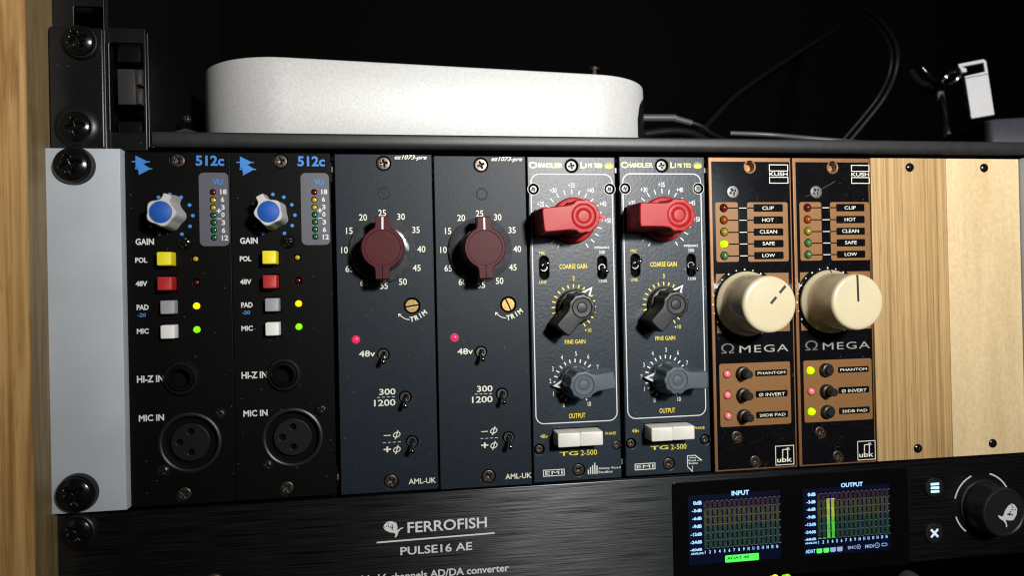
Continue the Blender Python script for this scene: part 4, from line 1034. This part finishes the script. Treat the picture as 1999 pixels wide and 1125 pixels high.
def screen(frame_pts, title, tt, dbs, bx, names, lit, extra):
    (a, b_) = frame_pts
    mb = MB(); mb.quad([(a[0], a[1]), (b_[0], a[1]), (b_[0], b_[1]), (a[0], b_[1])], YS); on(mb, 'lcd_panel', M_lcd)
    ctext(title, *tt, M_ui, YS-.03, bold=.03)
    mb = MB()
    for s, p, q in dbs: text(s, p, q, M_ui, cv, bold=.035, y=YS-.03, mb=mb)
    on(mb, 'level_numbers', M_ui)
    xl, xr, zt, zb = bx
    p_ = (xr-xl)/16; rows = 42
    cols_ = {'r': MB(), 'y': MB(), 'g': MB(), 'Y': MB(), 'G': MB(), 'O': MB()}
    for k in range(16):
        x = xl + k*p_
        for r_ in range(rows):
            z = zb + (zt-zb)*r_/rows; f = r_/rows
            key = 'g' if f < .45 else ('y' if f < .83 else 'r')
            if k in lit and f < .84: key = 'G' if f < .42 else ('Y' if f < .8 else 'O')
            if k < 2 and lit and r_ == 0: key = 'G'
            cols_[key].quad([(x, z), (x+p_*.66, z), (x+p_*.66, z+(zt-zb)/rows*.62), (x, z+(zt-zb)/rows*.62)], YS-.02)
    for key, nm, e_ in (('r', 'dim_red', (.026, .002, .003)), ('y', 'dim_yellow', (.048, .052, .006)), ('g', 'dim_green', (.005, .045, .013)), ('Y', 'bright_yellow', (.55, .70, .03)), ('G', 'bright_green', (.10, .80, .06)), ('O', 'bright_orange', (.8, .50, .05))):
        if cols_[key].v:
            m = MATS.get('lit_bar_'+nm) or mat('lit_bar_'+nm, (.01, .01, .01), .5, emit=1, ecol=e_)
            o = on(cols_[key], 'level_bars', m); o['kind'] = 'stuff'
    mb = MB()
    for i in range(7):
        z = zt-(zt-zb)*i/6
        for k in range(16):
            x = xl+k*p_+p_*.60; mb.quad([(x, z-.06), (x+p_*.42, z-.06), (x+p_*.42, z+.10), (x, z+.10)], YS-.04)
    o = on(mb, 'grid_marks', M_tick); o['kind'] = 'stuff'
    if lit:
        mb = MB()
        for k in sorted(lit): x = xl+k*p_; z = zb+(zt-zb)*.86; mb.quad([(x-.1, z), (x+p_*.8, z), (x+p_*.8, z+.25), (x-.1, z+.25)], YS-.05)
        on(mb, 'peak_marks', M_ui)
    mb = MB()
    for k, (nx, nz) in enumerate(names): textc(str(k+1), (nx, nz), 1.35, M_ui, cv, cond=.62 if k > 8 else .8, bold=.03, y=YS-.03, mb=mb)
    on(mb, 'channel_numbers', M_ui)
def lerp(p, q, n): return [(p[0]+(q[0]-p[0])*i/(n-1), p[1]+(q[1]-p[1])*i/(n-1)) for i in range(n)]
nb = [('0dB', (219.85, -146.12), (223.65, -144.48)), ('-3dB', (219.25, -149.19), (223.57, -147.81)), ('-6dB', (219.24, -152.45), (223.49, -151.07)), ('-9dB', (219.24, -155.85), (223.41, -154.33)), ('-12dB', (218.44, -159.05), (223.45, -157.71)), ('-24dB', (218.28, -162.33), (223.37, -160.97)), ('-60dB', (218.09, -165.39), (223.37, -164.23)), ('ANALOG', (218.33, -166.85), (223.90, -165.98))]
a_ = (224.41, -144.89); b_ = (259.01, -144.95); c_ = (224.20, -164.66)
screen(((217.65, -171.21), (258.88, -142.17)), 'INPUT', ((237.01, -143.24), (244.88, -141.29)), nb, (a_[0], b_[0], (a_[1]+b_[1])/2, c_[1]), lerp((224.66, -166.14), (257.09, -166.04), 16), set(), None)
nb = [('0dB', (271.70, -145.83), (275.37, -144.30)), ('-3dB', (271.05, -148.96), (275.29, -147.54)), ('-6dB', (271.05, -152.12), (275.21, -150.71)), ('-9dB', (271.00, -155.43), (275.12, -154.02)), ('-12dB', (270.23, -158.54), (275.23, -157.24)), ('-24dB', (270.04, -161.80), (275.15, -160.51)), ('-60dB', (269.89, -164.77), (275.15, -163.68)), ('ANALOG', (270.00, -166.26), (275.52, -165.47))]
a_ = (276.12, -145.13); b_ = (310.42, -144.81); c_ = (275.86, -164.33)
screen(((269.53, -171.42), (310.28, -142.65)), 'OUTPUT', ((287.35, -142.94), (297.72, -141.09)), nb, (a_[0], b_[0], (a_[1]+b_[1])/2, c_[1]), lerp((276.28, -165.88), (308.49, -165.66), 16), {2, 3}, None)
p, q = (233.50, -171.19), (248.65, -168.23)
plate('green_tag', rr(p[0], q[0], p[1], q[1], .35, 3), [], YS-.05, 0, 0, M_pill, cv, C0)
ctext('ADAT 48', (234.30, -170.05), (244.12, -168.91), M_pilltxt, YS-.08, bold=.02)
ctext('ADAT', (270.13, -170.17), (274.67, -168.65), M_ui, YS-.03, bold=.02)
for i, c in enumerate(((276.53, -169.43), (279.76, -169.39), (282.92, -169.35), (286.09, -169.34))):
    mb = MB(); mb.quad([(c[0]-1.3, c[1]+.85), (c[0]-1.3, c[1]-.7), (c[0]-.9, c[1]-1.1), (c[0]+.9, c[1]-1.1), (c[0]+1.3, c[1]-.7), (c[0]+1.3, c[1]+.85)], YS-.03); on(mb, 'status_square', M_pill if i < 2 else M_ui_dim)
ctext('BNC', (289.95, -169.88), (293.76, -168.50), M_ui_dim, YS-.03, bold=.02); ctext('MIDI', (298.14, -170.00), (302.22, -168.52), M_ui_dim, YS-.03, bold=.02)
for c, r_ in (((295.03, -169.12), .85), ((303.85, -169.18), 1.05)):
    mb = MB(); mb.stroke(circ(*c, r_, 24), .28, YS-.03, True); mb.add([(x, YS-.03, z) for x, z in circ(*c, .28, 10)], [tuple(range(10))]); on(mb, 'connector_icon', M_ui_dim)
c = (307.33, -169.08); mb = MB(); mb.stroke(rr(c[0]-1.25, c[0]+1.25, c[1]-.55, c[1]+.55, .5, 4), .3, YS-.03, True); on(mb, 'connector_icon', M_ui_dim)
# buttons
for i, b_ in enumerate(btns):
    mb = MB(); mb.lathe([(4.45, 2), (4.45, -.9), (4.3, -1.2), (4.0, -1.3), (.1, -1.15)], n=48)
    o = mb.obj('round_button', M_kblack, cv, 40, (b_[0]-190, 0, b_[1]+178))
    mb = MB()
    if i == 0:
        for k in (-1, 0, 1): mb.add([(x, -1.36, z) for x, z in rr(-2.1, 2.1, k*1.62-.55, k*1.62+.55, .25, 3)], [tuple(range(16))])
        mb.obj('menu_icon', M_icon, o)
    else:
        for a in (45, -45): mb.add([(x*cos(R(a))-z*sin(R(a)), -1.36-.01*(a > 0), x*sin(R(a))+z*cos(R(a))) for x, z in ((-2.45, -.5), (2.45, -.5), (2.45, .5), (-2.45, .5))], [(0, 1, 2, 3)])
        mb.obj('cross_icon', M_icon2, o)
# encoder
ec = (356.49, -155.14); ra_ = 14.85
mb = MB()
for a0, a1 in ((112, 165), (20, 74), (198, 232)): mb.stroke(arc(ec[0], ec[1], 14.2, a0, a1, 20), .62, -.36)
on(mb, 'printed_arcs', M_white_print)
mb = MB(); NK = 192
def kr(r, y, d=0): return [((r - d*(i % 2))*cos(2*pi*i/NK), y, (r - d*(i % 2))*sin(2*pi*i/NK)) for i in range(NK)]
mb.loft([kr(11.5, -.4), kr(11.5, -1.0), kr(10.8, -1.2, .2), kr(10.7, -12.0, .2), kr(10.6, -12.3), kr(10.3, -12.8), kr(9.6, -13.0), kr(9.2, -12.8), kr(9.0, -12.7)], True, True)
en = mb.obj('encoder_knob', M_kblack, cv, 25, (ec[0]-190, 0, ec[1]+178))
fc = (358.71, -155.76)
def fish(mirror, s, rot, cx, cz, y):
    body = [(-.5, .02), (-.47, .18), (-.30, .36), (-.02, .38), (.26, .26), (.32, .05), (.31, -.18), (.50, -.06), (.66, -.02), (.64, -.09), (.50, -.14), (.38, -.28), (.30, -.50), (.18, -.62), (.15, -.56), (.20, -.40), (.12, -.33), (-.15, -.27), (-.38, -.14)]
    ca, sa = cos(R(rot)), sin(R(rot)); f = lambda x, z: ((cx+s*(x*mirror*ca-z*sa)), (cz+s*(x*mirror*sa+z*ca)))
    holes = []
    for tri in (((-.02, .10), (.10, .02), (-.04, -.12)), ((-.10, .12), (-.06, .0), (-.14, -.02)), ((-.05, .2), (.08, .16), (.06, .07)), ((-.22, .16), (-.16, .08), (-.24, .04)), ((-.34, .16), (-.28, .10), (-.36, .04)), ((-.26, .30), (-.18, .26), (-.26, .20)), ((-.44, .1), (-.4, .04), (-.44, -.02)), ((.0, -.04), (.09, -.10), (.02, -.16))):
        holes.append([f(*p) for p in tri])
    return [f(*p) for p in body], holes
b2, h2 = fish(1, 9.0, -102, fc[0]-ec[0], fc[1]-ec[1], 0)
plate('fish_emblem', b2, h2, -13.06, 0, 0, M_white_print, en)
# printed logo
fc = (96.02, -147.15)
b2, h2 = fish(1, 6.6, 0, fc[0]-.6, fc[1]+.4, 0)
plate('fish_emblem', b2, h2, -.36, 0, 0, M_white_print, cv, C0)
ctext('FERROFISH', (101.45, -149.35), (132.90, -145.08), M_white_print, -.36, bold=.015)
mb = MB(); mb.stroke([(89.41, -152.18), (135.96, -151.79)], .62, -.36); on(mb, 'logo_rule', M_white_print)
ctext('PULSE16 AE', (98.49, -157.89), (126.81, -154.65), M_white_print, -.36, bold=.015)
ctext('16x16 channels AD/DA converter', (83.31, -167.53), (141.44, -164.54), M_white_print, -.36, bold=.02)
# signal lamps and the volume knob at the lower edge
for c, m, lb in (((255.76, -179.65), L_sig_y, 'lit yellow signal lamp'), ((261.40, -179.90), L_grn, 'lit green signal lamp')):
    o = led_dome(c, 1.7, m, cv, .8, -.8, label=lb); o.location = [v*MM for v in C0]
vk = (318.27, -186.34)
mb = MB(); mb.lathe([(5, -.3), (5, -2), (4.4, -7), (3.8, -8)], n=40); o = mb.obj('volume_knob', M_screw_steel, cv, 40, (vk[0]-190, 0, vk[1]+178))
gs = (28.40, -163.56)
mb = MB(); mb.lathe([(4.4, -.3), (4.2, -1.2), (3.4, -1.5), (3.2, .5)], n=40); o = mb.obj('jack_rim', M_screw_brown, cv, 40, (gs[0]-190, 0, gs[1]+178))
mb = MB(); mb.box(-26, 404, 2.9, 200, -177, -134.5); mb.obj('converter_case', M_void, cv, None, C0)
